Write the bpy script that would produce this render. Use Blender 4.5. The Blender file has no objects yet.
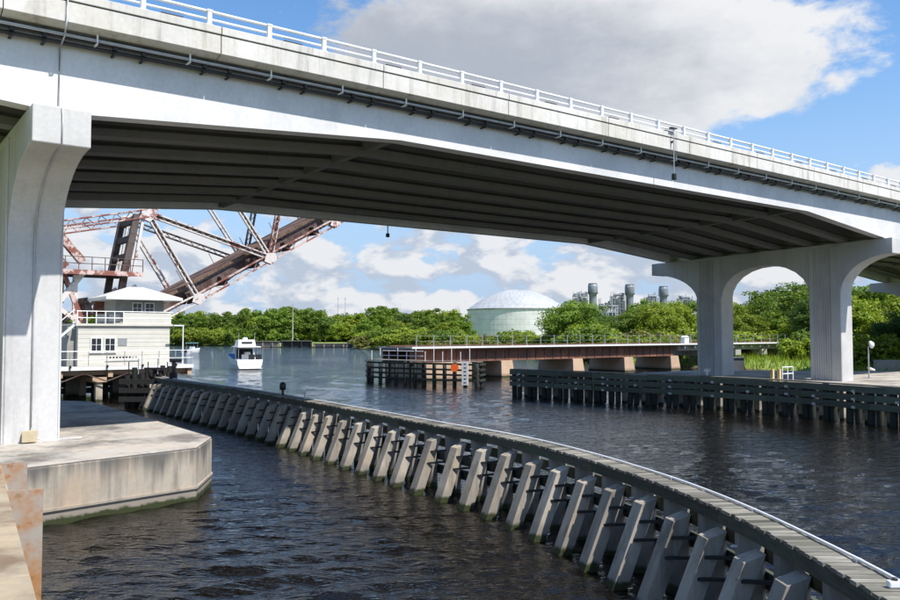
import bpy, bmesh, math, random
import numpy as np
from mathutils import Vector, Matrix

S = bpy.context.scene
COL = S.collection
random.seed(7)
rng = np.random.default_rng(7)
R = math.radians

# ------------------------------------------------------------------ camera
EYE = 4.25
cd = bpy.data.cameras.new('camera')
cd.sensor_width = 36.0
cd.lens = 36.0 * 800.0 / 900.0
cd.clip_start = 0.1
cd.clip_end = 12000
cam = bpy.data.objects.new('camera', cd)
COL.objects.link(cam)
cam.location = (0, 0, EYE)
cam.rotation_euler = (R(90 + 2.36), 0, 0)
S.camera = cam

# bridge axes: U along the road, V across it (away from the camera)
U = Vector((0.7914, 0.6113, 0)); V = Vector((-0.6113, 0.7914, 0))
ORG = Vector((-10.58, 21.7, 0))
ANG = math.atan2(U.y, U.x)

# ------------------------------------------------------------------ sun and sky
travel = (V * 3.0 - U * 0.8 + Vector((0, 0, -4.59))).normalized()
to_sun = -travel
sun_el = math.asin(to_sun.z)
sun_az = math.atan2(to_sun.x, to_sun.y)
sd = bpy.data.lights.new('sun', 'SUN')
sd.energy = 5.0
sd.angle = R(0.53)
sd.color = (1.0, 0.95, 0.87)
sun = bpy.data.objects.new('sun', sd)
COL.objects.link(sun)
sun.rotation_euler = travel.to_track_quat('-Z', 'Y').to_euler()
sun.location = (40, -40, 60)

S.view_settings.view_transform = 'Standard'
S.view_settings.look = 'None'
S.view_settings.gamma = 1.0
S.view_settings.exposure = 0.45
S.view_settings.use_curve_mapping = False
S.cycles.max_bounces = 6
S.cycles.diffuse_bounces = 3
S.cycles.glossy_bounces = 3
S.cycles.transmission_bounces = 3


class NT:
    """small helper round a node tree"""
    def __init__(self, tree):
        self.t = tree
        for n in list(tree.nodes):
            tree.nodes.remove(n)

    def n(self, kind, **kw):
        o = self.t.nodes.new(kind)
        for k, v in kw.items():
            if k == 'ins':
                for kk, vv in v.items():
                    self.set(o, kk, vv)
            else:
                setattr(o, k, v)
        return o

    def set(self, node, key, val):
        s = node.inputs[key]
        if hasattr(val, 'is_output') or isinstance(val, bpy.types.NodeSocket):
            self.t.links.new(val, s)
        else:
            s.default_value = val

    def math(self, op, a, b=0.0, c=0.0, clamp=False):
        o = self.t.nodes.new('ShaderNodeMath')
        o.operation = op
        o.use_clamp = clamp
        for i, v in enumerate((a, b, c)):
            self.set(o, i, v)
        return o.outputs[0]

    def vmath(self, op, a, b=(0, 0, 0)):
        o = self.t.nodes.new('ShaderNodeVectorMath')
        o.operation = op
        self.set(o, 0, a)
        self.set(o, 1, b)
        return o

    def mix(self, f, a, b, blend='MIX'):
        o = self.t.nodes.new('ShaderNodeMix')
        o.data_type = 'RGBA'
        o.blend_type = blend
        self.set(o, 0, f)
        for k, v in ((6, a), (7, b)):
            if isinstance(v, tuple) and len(v) == 3:
                v = v + (1,)
            self.set(o, k, v)
        return o.outputs[2]

    def noise(self, vec, scale, detail=4, rough=0.55, dist=0.0):
        o = self.n('ShaderNodeTexNoise')
        self.set(o, 'Vector', vec)
        o.inputs['Scale'].default_value = scale
        o.inputs['Detail'].default_value = detail
        o.inputs['Roughness'].default_value = rough
        o.inputs['Distortion'].default_value = dist
        return o.outputs['Fac']

    def ramp(self, v, a, b, lo=0.0, hi=1.0, smooth=True):
        o = self.n('ShaderNodeMapRange')
        o.interpolation_type = 'SMOOTHSTEP' if smooth else 'LINEAR'
        self.set(o, 'Value', v)
        self.set(o, 'From Min', a)
        self.set(o, 'From Max', b)
        self.set(o, 'To Min', lo)
        self.set(o, 'To Max', hi)
        return o.outputs[0]

    def mapping(self, vec, scale=(1, 1, 1), loc=(0, 0, 0), rot=(0, 0, 0)):
        o = self.n('ShaderNodeMapping')
        self.set(o, 'Vector', vec)
        o.inputs['Scale'].default_value = scale
        o.inputs['Location'].default_value = loc
        o.inputs['Rotation'].default_value = rot
        return o.outputs[0]


world = bpy.data.worlds.new('World')
S.world = world
world.use_nodes = True


def build_world():
    w = NT(world.node_tree)
    out = w.n('ShaderNodeOutputWorld')
    bg = w.n('ShaderNodeBackground')
    bg.inputs['Strength'].default_value = 0.095
    sky = w.n('ShaderNodeTexSky')
    sky.sky_type = 'NISHITA'
    sky.sun_disc = False
    sky.sun_elevation = sun_el
    sky.sun_rotation = sun_az
    sky.altitude = 0
    sky.air_density = 1.0
    sky.dust_density = 0.5
    sky.ozone_density = 2.0
    tc = w.n('ShaderNodeTexCoord')
    d = tc.outputs['Generated']
    sep = w.n('ShaderNodeSeparateXYZ')
    w.set(sep, 0, d)
    z = sep.outputs['Z']
    # low band of heaped clouds
    dm = w.mapping(d, (1, 1, 1.9))
    warp = w.n('ShaderNodeTexNoise')
    w.set(warp, 'Vector', dm)
    warp.inputs['Scale'].default_value = 9.0
    wv = w.vmath('SCALE', w.vmath('SUBTRACT', warp.outputs['Color'], (0.5, 0.5, 0.5)).outputs[0])
    wv.inputs['Scale'].default_value = 0.05
    dmw = w.vmath('ADD', dm, wv.outputs[0]).outputs[0]
    dmo = w.vmath('ADD', dmw, (0.014, -0.010, 0.030)).outputs[0]
    n1 = w.noise(dmw, 10.5, 9, 0.55)
    n2 = w.noise(dmo, 10.5, 6, 0.52)
    # more cloud low down, less overhead
    bias = w.ramp(z, 0.09, 0.24, 0.135, -0.13)
    dens = w.math('ADD', w.math('ADD', n1, bias), w.math('MULTIPLY', w.math('SUBTRACT', w.noise(dmw, 40.0, 4, 0.6), 0.5), 0.10))
    cov1 = w.ramp(dens, 0.52, 0.60)
    fine = w.noise(dmw, 34.0, 5, 0.6)
    lit1 = w.ramp(w.math('ADD', w.math('SUBTRACT', n1, n2), w.math('MULTIPLY', w.math('SUBTRACT', fine, 0.5), 0.16)), -0.065, 0.075)
    # tall cumulus ahead, above the bridge
    c = Vector((0.17, 1.0, 0.345)).normalized()
    off = w.vmath('SUBTRACT', d, tuple(c)).outputs[0]
    offs = w.mapping(off, (1 / 0.30, 1 / 0.30, 1 / 0.115))
    ln = w.vmath('LENGTH', offs)
    r = ln.outputs['Value']
    bn = w.noise(dmw, 5.0, 9, 0.60)
    big = w.math('SUBTRACT', w.math('ADD', 1.0, w.math('MULTIPLY', w.math('SUBTRACT', bn, 0.5), 1.9)), r)
    cov2 = w.ramp(big, 0.0, 0.22)
    # its right and upper side catches the sun, its base and left are grey
    so = w.n('ShaderNodeSeparateXYZ')
    w.set(so, 0, offs)
    side = w.math('ADD', w.math('MULTIPLY', so.outputs['X'], 0.75), w.math('MULTIPLY', so.outputs['Z'], 0.30))
    bl = w.math('ADD', side, w.math('MULTIPLY', w.math('SUBTRACT', w.noise(dmo, 6.0, 6, 0.6), 0.5), 2.0))
    lit2 = w.ramp(w.math('SUBTRACT', bl, w.math('MULTIPLY', w.math('SUBTRACT', 0.5, big), -0.7)), -0.75, 0.75)
    white = (6.6, 6.65, 6.8)
    grey = (3.5, 3.8, 4.35)
    grey1 = (3.9, 4.45, 5.4)
    col1 = w.mix(lit1, grey1, white)
    col2 = w.mix(lit2, grey, (6.9, 6.95, 7.05))
    hs = w.n('ShaderNodeHueSaturation')
    hs.inputs['Saturation'].default_value = 1.2
    hs.inputs['Value'].default_value = 1.55
    w.set(hs, 'Color', sky.outputs[0])
    clear = w.mix(w.ramp(z, 0.0, 0.36, 0.92, 0.0), hs.outputs[0], (3.1, 4.3, 6.3))
    base = w.mix(w.math('MULTIPLY', cov1, 0.93), clear, col1)
    base = w.mix(w.math('MULTIPLY', cov2, 0.97), base, col2)
    # nothing below the horizon
    w.set(bg, 'Color', base)
    w.t.links.new(bg.outputs[0], out.inputs['Surface'])


build_world()

# ------------------------------------------------------------------ materials
M = {}


def mat(name):
    m = bpy.data.materials.new(name)
    m.use_nodes = True
    w = NT(m.node_tree)
    out = w.n('ShaderNodeOutputMaterial')
    b = w.n('ShaderNodeBsdfPrincipled')
    w.t.links.new(b.outputs[0], out.inputs['Surface'])
    M[name] = m
    return m, w, b, out


def wpos(w):
    g = w.n('ShaderNodeNewGeometry')
    return g.outputs['Position']


def plain(name, col, rough=0.6, metal=0.0, var=0.15, scale=3.0):
    m, w, b, o = mat(name)
    p = wpos(w)
    n = w.noise(p, scale, 5)
    f = w.ramp(n, 0.3, 0.7, 1 - var, 1 + var * 0.6)
    w.set(b, 'Base Color', w.mix(1.0, col, w.n('ShaderNodeCombineColor', ins={0: f, 1: f, 2: f}).outputs[0], 'MULTIPLY'))
    w.set(b, 'Roughness', rough)
    w.set(b, 'Metallic', metal)
    return m


def bump(w, b, h, dist=0.01, strength=0.6):
    bp = w.n('ShaderNodeBump')
    bp.inputs['Distance'].default_value = dist
    bp.inputs['Strength'].default_value = strength
    w.set(bp, 'Height', h)
    w.set(b, 'Normal', bp.outputs[0])


def concrete(name, col, stain=(0.12, 0.11, 0.10), amount=0.5, streak=True, algae=False, warm=None, rnd=0.0, low=0.52, high=0.80, drip=False):
    m, w, b, o = mat(name)
    p = wpos(w)
    big = w.noise(p, 0.35, 5, 0.6)
    fine = w.noise(p, 9.0, 6, 0.65)
    c = w.mix(w.ramp(big, 0.35, 0.7), col, tuple(x * 0.80 for x in col))
    if warm:
        c = w.mix(w.ramp(w.noise(p, 0.8, 5, 0.65), 0.42, 0.68), c, warm)
    if streak:
        ps = w.mapping(p, (2.6, 2.6, 0.22))
        st = w.noise(ps, 1.0, 6, 0.65)
        c = w.mix(w.math('MULTIPLY', w.ramp(st, low, high), amount), c, stain)
        ps2 = w.mapping(p, (9, 9, 0.5), (4, 7, 1))
        st2 = w.noise(ps2, 1.0, 4, 0.6)
        c = w.mix(w.math('MULTIPLY', w.ramp(st2, 0.58, 0.8), amount * 0.6), c, stain)
    else:
        st = w.noise(p, 0.55, 8, 0.72)
        c = w.mix(w.math('MULTIPLY', w.ramp(st, low, high), amount), c, stain)
    f = w.ramp(fine, 0.3, 0.75, 0.93, 1.04)
    c = w.mix(1.0, c, w.n('ShaderNodeCombineColor', ins={0: f, 1: f, 2: f}).outputs[0], 'MULTIPLY')
    if rnd:
        oi = w.n('ShaderNodeObjectInfo')
        fr = w.ramp(oi.outputs['Random'], 0, 1, 1 - rnd, 1 + rnd * 0.4, False)
        c = w.mix(1.0, c, w.n('ShaderNodeCombineColor', ins={0: fr, 1: fr, 2: fr}).outputs[0], 'MULTIPLY')
    if drip:
        sp = w.n('ShaderNodeSeparateXYZ')
        w.set(sp, 0, p)
        pd = w.mapping(p, (1.7, 1.7, 0.08), (2, 5, 0))
        dn = w.noise(pd, 1.0, 5, 0.65)
        lim = w.math('ADD', sp.outputs['Z'], w.math('MULTIPLY', w.math('SUBTRACT', dn, 0.5), 2.6))
        c = w.mix(w.math('MULTIPLY', w.ramp(lim, 0.72, 1.38), 0.92), c, stain)
    if algae:
        sep = w.n('ShaderNodeSeparateXYZ')
        w.set(sep, 0, p)
        zz = w.math('ADD', sep.outputs['Z'], w.math('MULTIPLY', w.math('SUBTRACT', w.noise(p, 5, 4), 0.5), 0.22))
        c = w.mix(w.ramp(zz, 0.45, 0.18), c, tuple(x * 0.55 for x in col))
        c = w.mix(w.ramp(zz, 0.17, 0.08), c, (0.024, 0.032, 0.006))
    w.set(b, 'Base Color', c)
    w.set(b, 'Roughness', 0.85)
    bump(w, b, fine, 0.006, 0.5)
    return m


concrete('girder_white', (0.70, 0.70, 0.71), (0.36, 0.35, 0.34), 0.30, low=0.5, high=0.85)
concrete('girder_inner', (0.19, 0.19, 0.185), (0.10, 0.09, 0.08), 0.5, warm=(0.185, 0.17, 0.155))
concrete('parapet', (0.68, 0.665, 0.63), (0.17, 0.145, 0.12), 0.72, low=0.49, high=0.80, warm=(0.57, 0.545, 0.49))
concrete('pier', (0.57, 0.565, 0.555), (0.22, 0.20, 0.17), 0.45, low=0.5, high=0.85)
concrete('footing_side', (0.44, 0.385, 0.31), (0.10, 0.095, 0.085), 0.72, algae=True, warm=(0.40, 0.32, 0.235), drip=True, low=0.46, high=0.76)
concrete('footing_top', (0.45, 0.42, 0.375), (0.11, 0.10, 0.09), 0.9, streak=False, warm=(0.46, 0.40, 0.33), low=0.42, high=0.66)
concrete('pile_concrete', (0.47, 0.42, 0.345), (0.11, 0.095, 0.075), 0.8, algae=True, rnd=0.35, warm=(0.40, 0.33, 0.25), low=0.44, high=0.76)
concrete('pile_old', (0.27, 0.26, 0.23), (0.07, 0.065, 0.05), 0.6, algae=True, rnd=0.25)
concrete('seawall', (0.37, 0.31, 0.22), (0.15, 0.095, 0.055), 0.85, streak=False, warm=(0.42, 0.33, 0.21), low=0.42, high=0.66)
concrete('rail_pier', (0.50, 0.36, 0.25), (0.24, 0.16, 0.11), 0.5, algae=True)
concrete('grey_concrete', (0.38, 0.37, 0.36), (0.15, 0.14, 0.13), 0.5)
concrete('asphalt', (0.06, 0.06, 0.06), (0.03, 0.03, 0.03), 0.5, streak=False)
plain('white_metal', (0.80, 0.81, 0.82), 0.4, 0.0, 0.06)
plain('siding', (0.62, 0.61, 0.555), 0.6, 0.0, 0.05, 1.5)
plain('roof_white', (0.55, 0.53, 0.50), 0.7, 0.0, 0.12, 1.2)
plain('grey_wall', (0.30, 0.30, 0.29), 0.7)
plain('black_metal', (0.02, 0.02, 0.021), 0.5, 0.2)
plain('dark_conduit', (0.05, 0.05, 0.055), 0.5, 0.3)
plain('galvanised', (0.46, 0.48, 0.50), 0.45, 0.6)
plain('green_rail', (0.10, 0.22, 0.18), 0.5)
plain('boat_white', (0.82, 0.82, 0.80), 0.25, 0.0, 0.02)
plain('boat_blue', (0.03, 0.17, 0.42), 0.7)
plain('boat_dark', (0.03, 0.03, 0.035), 0.3)
plain('teal_canvas', (0.20, 0.42, 0.45), 0.8)
plain('yellow_post', (0.62, 0.47, 0.22), 0.6)
plain('orange_sign', (0.85, 0.13, 0.02), 0.5, 0.0, 0.03)
plain('sign_white', (0.80, 0.80, 0.78), 0.5, 0.0, 0.03)
plain('tank_wall', (0.60, 0.60, 0.59), 0.5, 0.0, 0.12, 0.25)
plain('tank_dome', (0.42, 0.43, 0.44), 0.5, 0.1, 0.10, 0.15)
plain('plant_steel', (0.23, 0.25, 0.28), 0.55, 0.2, 0.3, 0.3)
plain('plant_dark', (0.13, 0.14, 0.155), 0.6, 0.2, 0.4, 0.4)
plain('plant_pale', (0.36, 0.38, 0.42), 0.6, 0.1, 0.25, 0.4)
plain('box_tan', (0.50, 0.42, 0.27), 0.6)
plain('dark_void', (0.015, 0.014, 0.013), 0.9)


def glass():
    m, w, b, o = mat('window_glass')
    w.set(b, 'Base Color', (0.02, 0.025, 0.03, 1))
    w.set(b, 'Roughness', 0.05)
    w.set(b, 'IOR', 1.5)


glass()


def rust_paint(name, paint, rust, lo, hi, scale=0.9):
    m, w, b, o = mat(name)
    p = wpos(w)
    n = w.noise(p, scale, 7, 0.68)
    n2 = w.noise(p, scale * 6, 4, 0.6)
    f = w.ramp(w.math('ADD', n, w.math('MULTIPLY', w.math('SUBTRACT', n2, 0.5), 0.25)), lo, hi)
    c = w.mix(f, paint, rust)
    c = w.mix(w.math('MULTIPLY', w.ramp(n2, 0.58, 0.75), 0.6), c, tuple(x * 0.45 for x in rust))
    w.set(b, 'Base Color', c)
    w.set(b, 'Roughness', 0.7)
    return m


rust_paint('truss_paint', (0.60, 0.56, 0.53), (0.24, 0.075, 0.055), 0.54, 0.62, 1.0)
rust_paint('truss_red', (0.55, 0.43, 0.39), (0.22, 0.075, 0.055), 0.44, 0.54, 1.0)
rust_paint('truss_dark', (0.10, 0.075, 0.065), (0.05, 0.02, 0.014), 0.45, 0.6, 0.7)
rust_paint('rail_girder', (0.15, 0.075, 0.055), (0.26, 0.12, 0.075), 0.48, 0.66, 0.5)
rust_paint('tie_brown', (0.16, 0.09, 0.055), (0.09, 0.05, 0.03), 0.42, 0.6, 1.2)
rust_paint('sheet_pile', (0.36, 0.33, 0.29), (0.38, 0.19, 0.075), 0.40, 0.62, 1.0)


def wood(name, c1, c2, green=None, rnd=0.3, algae=True):
    m, w, b, o = mat(name)
    tc = w.n('ShaderNodeTexCoord')
    ps = w.mapping(tc.outputs['Object'], (22, 2.0, 22))
    g = w.noise(ps, 1.0, 5, 0.6)
    oi = w.n('ShaderNodeObjectInfo')
    p = wpos(w)
    c = w.mix(w.ramp(g, 0.3, 0.7), c1, c2)
    if green:
        c = w.mix(w.math('MULTIPLY', w.ramp(w.noise(p, 1.3, 5, 0.6), 0.40, 0.62), 0.8), c, green)
    fr = w.ramp(oi.outputs['Random'], 0, 1, 1 - rnd, 1 + rnd * 0.5, False)
    c = w.mix(1.0, c, w.n('ShaderNodeCombineColor', ins={0: fr, 1: fr, 2: fr}).outputs[0], 'MULTIPLY')
    w.set(b, 'Base Color', c)
    w.set(b, 'Roughness', 0.85)
    bump(w, b, g, 0.006, 0.5)
    return m


wood('plank_grey', (0.31, 0.285, 0.24), (0.16, 0.15, 0.125), (0.15, 0.145, 0.11), 0.65)
wood('timber_green', (0.085, 0.085, 0.065), (0.04, 0.042, 0.034), (0.06, 0.08, 0.048), 0.35)
wood('timber_dark', (0.040, 0.042, 0.036), (0.018, 0.018, 0.016), (0.022, 0.034, 0.024), 0.3)
wood('timber_board', (0.14, 0.15, 0.12), (0.07, 0.08, 0.062), (0.085, 0.12, 0.08), 0.35)
plain('timber_black', (0.014, 0.014, 0.013), 0.85)
wood('bark', (0.10, 0.085, 0.07), (0.05, 0.042, 0.035), None, 0.2)


def foliage(name, c1, c2, c3):
    m, w, b, o = mat(name)
    tc = w.n('ShaderNodeTexCoord')
    oi = w.n('ShaderNodeObjectInfo')
    p = wpos(w)
    n = w.noise(p, 0.55, 4, 0.6)
    n2 = w.noise(p, 3.2, 3, 0.6)
    c = w.mix(w.ramp(n, 0.36, 0.64), c1, c2)
    c = w.mix(w.math('MULTIPLY', w.ramp(n2, 0.5, 0.72), 0.7), c, c3)
    fr = w.ramp(oi.outputs['Random'], 0, 1, 0.72, 1.22, False)
    c = w.mix(1.0, c, w.n('ShaderNodeCombineColor', ins={0: fr, 1: fr, 2: w.math('MULTIPLY', fr, 0.9)}).outputs[0], 'MULTIPLY')
    w.set(b, 'Base Color', c)
    w.set(b, 'Roughness', 0.6)
    w.set(b, 'Specular IOR Level', 0.25)
    tr = w.n('ShaderNodeBsdfTranslucent')
    w.set(tr, 'Color', w.mix(1.0, c, (1.15, 1.25, 0.5), 'MULTIPLY'))
    ms = w.n('ShaderNodeMixShader')
    ms.inputs[0].default_value = 0.38
    w.t.links.new(b.outputs[0], ms.inputs[1])
    w.t.links.new(tr.outputs[0], ms.inputs[2])
    w.t.links.new(ms.outputs[0], o.inputs['Surface'])


foliage('leaf_mid', (0.115, 0.19, 0.030), (0.165, 0.24, 0.036), (0.205, 0.265, 0.048))
foliage('leaf_dark', (0.065, 0.115, 0.026), (0.095, 0.155, 0.032), (0.125, 0.175, 0.04))
foliage('leaf_bright', (0.18, 0.255, 0.030), (0.25, 0.305, 0.038), (0.30, 0.32, 0.05))
foliage('leaf_olive', (0.18, 0.19, 0.055), (0.22, 0.22, 0.07), (0.27, 0.24, 0.10))


def ground_mat():
    m, w, b, o = mat('grass_ground')
    p = wpos(w)
    n = w.noise(p, 0.08, 6, 0.6)
    n2 = w.noise(p, 1.5, 6, 0.7)
    c = w.mix(w.ramp(n, 0.4, 0.62), (0.14, 0.23, 0.03), (0.20, 0.255, 0.05))
    c = w.mix(w.math('MULTIPLY', w.ramp(n2, 0.5, 0.75), 0.6), c, (0.09, 0.14, 0.025))
    sep = w.n('ShaderNodeSeparateXYZ')
    w.set(sep, 0, p)
    c = w.mix(w.ramp(sep.outputs['Z'], 0.30, 0.05), c, (0.07, 0.055, 0.035))
    w.set(b, 'Base Color', c)
    w.set(b, 'Roughness', 0.9)
    bump(w, b, n2, 0.08, 0.8)


ground_mat()


def water_mat():
    m, w, b, o = mat('river_water')
    p = wpos(w)
    w.set(b, 'Base Color', (0.0034, 0.0023, 0.0012, 1))
    w.set(b, 'Roughness', 0.025)
    w.set(b, 'IOR', 1.58)
    ps = w.mapping(p, (1.0, 2.6, 1.0), rot=(0, 0, R(9)))
    a = w.noise(ps, 2.6, 3, 0.5, 0.3)
    c = w.noise(w.mapping(p, (1.0, 1.7, 1.0), rot=(0, 0, R(-15))), 9.0, 3, 0.55, 0.2)
    h = w.math('ADD', w.math('MULTIPLY', a, 0.060), w.math('MULTIPLY', c, 0.016))
    # calmer and rougher patches
    g = w.ramp(w.noise(p, 0.07, 4, 0.6), 0.35, 0.65, 0.65, 1.0)
    bp = w.n('ShaderNodeBump')
    bp.inputs['Distance'].default_value = 1.0
    w.set(bp, 'Strength', g)
    w.set(bp, 'Height', h)
    w.set(b, 'Normal', bp.outputs[0])


water_mat()

# ------------------------------------------------------------------ mesh helpers
class MB:
    """collects polygons, built as one mesh object"""
    def __init__(self):
        self.v = []
        self.f = []

    def add(self, vs, fs):
        o = len(self.v)
        self.v += [tuple(x) for x in vs]
        self.f += [tuple(i + o for i in q) for q in fs]
        return self

    def box(self, x0, x1, y0, y1, z0, z1):
        vs = [(x, y, z) for z in (z0, z1) for y in (y0, y1) for x in (x0, x1)]
        return self.add(vs, [(0, 2, 3, 1), (4, 5, 7, 6), (0, 1, 5, 4), (2, 6, 7, 3), (0, 4, 6, 2), (1, 3, 7, 5)])

    def hexa(self, bot, top):
        """bot, top: 4 points each, counter-clockwise"""
        return self.add(list(bot) + list(top), [(3, 2, 1, 0), (4, 5, 6, 7), (0, 1, 5, 4), (1, 2, 6, 5), (2, 3, 7, 6), (3, 0, 4, 7)])

    def bar(self, p, q, w, h, up=(0, 0, 1)):
        """rectangular bar from p to q; w across, h along up"""
        p = Vector(p); q = Vector(q)
        d = (q - p).normalized()
        up = Vector(up)
        s = d.cross(up)
        if s.length < 1e-4:
            s = d.cross(Vector((1, 0, 0)))
        s.normalize()
        n = s.cross(d).normalized()
        a = s * (w / 2); b = n * (h / 2)
        c = [p - a - b, p + a - b, p + a + b, p - a + b]
        e = [x + (q - p) for x in c]
        return self.add(c + e, [(3, 2, 1, 0), (4, 5, 6, 7), (0, 1, 5, 4), (1, 2, 6, 5), (2, 3, 7, 6), (3, 0, 4, 7)])

    def tube(self, p, q, r, r2=None, n=8, cap=True):
        r2 = r if r2 is None else r2
        p = Vector(p); q = Vector(q)
        d = (q - p).normalized()
        s = d.cross(Vector((0, 0, 1)))
        if s.length < 1e-4:
            s = Vector((1, 0, 0))
        s.normalize()
        t = d.cross(s)
        vs = []
        for c, rr in ((p, r), (q, r2)):
            for i in range(n):
                a = 2 * math.pi * i / n
                vs.append(c + s * (math.cos(a) * rr) + t * (math.sin(a) * rr))
        fs = [(i, (i + 1) % n, n + (i + 1) % n, n + i) for i in range(n)]
        if cap:
            fs += [tuple(range(n - 1, -1, -1)), tuple(range(n, 2 * n))]
        return self.add(vs, fs)

    def path(self, pts, r, n=8):
        pts = [Vector(p) for p in pts]
        vs = []
        for k, p in enumerate(pts):
            d = (pts[min(k + 1, len(pts) - 1)] - pts[max(k - 1, 0)]).normalized()
            s = d.cross(Vector((0, 0, 1)))
            if s.length < 1e-3:
                s = Vector((1, 0, 0))
            s.normalize()
            t = d.cross(s)
            for i in range(n):
                a = 2 * math.pi * i / n
                vs.append(p + s * (math.cos(a) * r) + t * (math.sin(a) * r))
        fs = []
        for k in range(len(pts) - 1):
            for i in range(n):
                j = (i + 1) % n
                fs.append((k * n + i, k * n + j, (k + 1) * n + j, (k + 1) * n + i))
        fs += [tuple(range(n - 1, -1, -1)), tuple(range((len(pts) - 1) * n, len(pts) * n))]
        return self.add(vs, fs)

    def lathe(self, prof, n=32, c=(0, 0, 0)):
        vs = []
        for r, z in prof:
            for i in range(n):
                a = 2 * math.pi * i / n
                vs.append((c[0] + r * math.cos(a), c[1] + r * math.sin(a), c[2] + z))
        fs = []
        for k in range(len(prof) - 1):
            for i in range(n):
                j = (i + 1) % n
                fs.append((k * n + i, k * n + j, (k + 1) * n + j, (k + 1) * n + i))
        fs += [tuple(range(n - 1, -1, -1)), tuple(range((len(prof) - 1) * n, len(prof) * n))]
        return self.add(vs, fs)

    def prism(self, poly, axis, a, b):
        """extrude a 2D outline along axis ('x','y','z') from a to b"""
        def P(u, v, w):
            return {'x': (w, u, v), 'y': (u, w, v), 'z': (u, v, w)}[axis]
        n = len(poly)
        vs = [P(u, v, a) for u, v in poly] + [P(u, v, b) for u, v in poly]
        fs = [tuple(range(n - 1, -1, -1)), tuple(range(n, 2 * n))]
        fs += [(i, (i + 1) % n, n + (i + 1) % n, n + i) for i in range(n)]
        return self.add(vs, fs)

    def mesh(self, name, material, smooth=False, recalc=True):
        me = bpy.data.meshes.new(name)
        me.from_pydata(self.v, [], self.f)
        if recalc:
            bm = bmesh.new()
            bm.from_mesh(me)
            bmesh.ops.recalc_face_normals(bm, faces=bm.faces)
            bm.to_mesh(me)
            bm.free()
        me.materials.append(M[material])
        if smooth:
            me.polygons.foreach_set('use_smooth', [True] * len(me.polygons))
        return me

    def build(self, name, material, parent=None, smooth=False, bevel=0, label=None):
        return link(name, self.mesh(name, material, smooth), parent, bevel, label)


def link(name, me, parent=None, bevel=0, label=None):
    o = bpy.data.objects.new(name, me)
    COL.objects.link(o)
    if parent:
        o.parent = parent
    if bevel:
        md = o.modifiers.new('bevel', 'BEVEL')
        md.width = bevel
        md.segments = 2
        md.limit_method = 'ANGLE'
        md.angle_limit = R(40)
    if label:
        o['label'] = label
    return o


def thing(name, label, cat, loc=(0, 0, 0), rz=0.0, group=None):
    o = bpy.data.objects.new(name, None)
    o.empty_display_size = 0.3
    COL.objects.link(o)
    o.location = loc
    o.rotation_euler = (0, 0, rz)
    tag(o, label, cat, group)
    return o


def tag(o, label=None, cat=None, group=None, kind=None):
    if label: o['label'] = label
    if cat: o['category'] = cat
    if group: o['group'] = group
    if kind: o['kind'] = kind
    return o


def BW(L, t, z=0.0):
    """bridge coordinates to world"""
    p = ORG + U * L + V * t
    return Vector((p.x, p.y, z))


def B():
    return MB()

# ------------------------------------------------------------------ land and water
RIGHT_LAND = [(70, 26), (52, 50), (36, 62), (33, 70), (37, 82), (31, 95), (21, 104), (17, 130), (9, 160), (-8, 196), (-24, 212), (-31, 238),
              (-60, 243), (-66, 262), (-103, 283), (-170, 295), (-600, 330), (-5000, 500), (-5000, 5000), (5000, 5000), (5000, -3000), (400, -300), (110, -20)]
LEFT_LAND = [(-1.5, -3), (-9.2, 13.2), (-14.5, 15.2), (-26, 27), (-42, 50), (-85, 110), (-320, 180), (-5000, 200), (-5000, -3000), (300, -3000), (60, -60), (6, -14)]


def poly_sd(px, py, poly):
    """signed distance, positive inside"""
    n = len(poly)
    inside = np.zeros(px.shape, bool)
    best = np.full(px.shape, 1e18)
    for i in range(n):
        ax, ay = poly[i]
        bx, by = poly[(i + 1) % n]
        dx, dy = bx - ax, by - ay
        t = np.clip(((px - ax) * dx + (py - ay) * dy) / (dx * dx + dy * dy), 0, 1)
        best = np.minimum(best, (px - ax - t * dx) ** 2 + (py - ay - t * dy) ** 2)
        cond = (ay > py) != (by > py)
        with np.errstate(divide='ignore', invalid='ignore'):
            xi = (bx - ax) * (py - ay) / (by - ay + 1e-12) + ax
        inside ^= cond & (px < xi)
    d = np.sqrt(best)
    return np.where(inside, d, -d)


def land_height(px, py):
    d = np.maximum(poly_sd(px, py, RIGHT_LAND), poly_sd(px, py, LEFT_LAND))
    h = np.clip(-0.25 + d * 0.28, -3.0, 0.9)
    h += np.clip((d - 6) * 0.012, 0, 1.2)
    h += np.where(d > 0, 0.12 * np.sin(px * 0.31 + 1) * np.sin(py * 0.27), 0)
    return h


def grid_mesh(name, X, Y, Z, material):
    ny, nx = X.shape
    me = bpy.data.meshes.new(name)
    me.vertices.add(nx * ny)
    co = np.stack([X, Y, Z], -1).reshape(-1).astype(np.float32)
    me.vertices.foreach_set('co', co)
    i = np.arange(nx * ny).reshape(ny, nx)
    q = np.stack([i[:-1, :-1], i[:-1, 1:], i[1:, 1:], i[1:, :-1]], -1).reshape(-1)
    nf = (nx - 1) * (ny - 1)
    me.loops.add(nf * 4)
    me.loops.foreach_set('vertex_index', q.astype(np.int32))
    me.polygons.add(nf)
    me.polygons.foreach_set('loop_start', (np.arange(nf) * 4).astype(np.int32))
    me.polygons.foreach_set('use_smooth', np.ones(nf, bool))
    me.update(calc_edges=True)
    me.materials.append(M[material])
    o = bpy.data.objects.new(name, me)
    COL.objects.link(o)
    return o


def axis_coords(lo, hi, step, far):
    a = list(np.arange(lo, hi + 1e-6, step))
    s = step; x = a[-1]
    while x < far:
        s *= 1.4; x += s; a.append(x)
    s = step; x = a[0]; pre = []
    while x > -far:
        s *= 1.4; x -= s; pre.append(x)
    return np.array(pre[::-1] + a)


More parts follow.
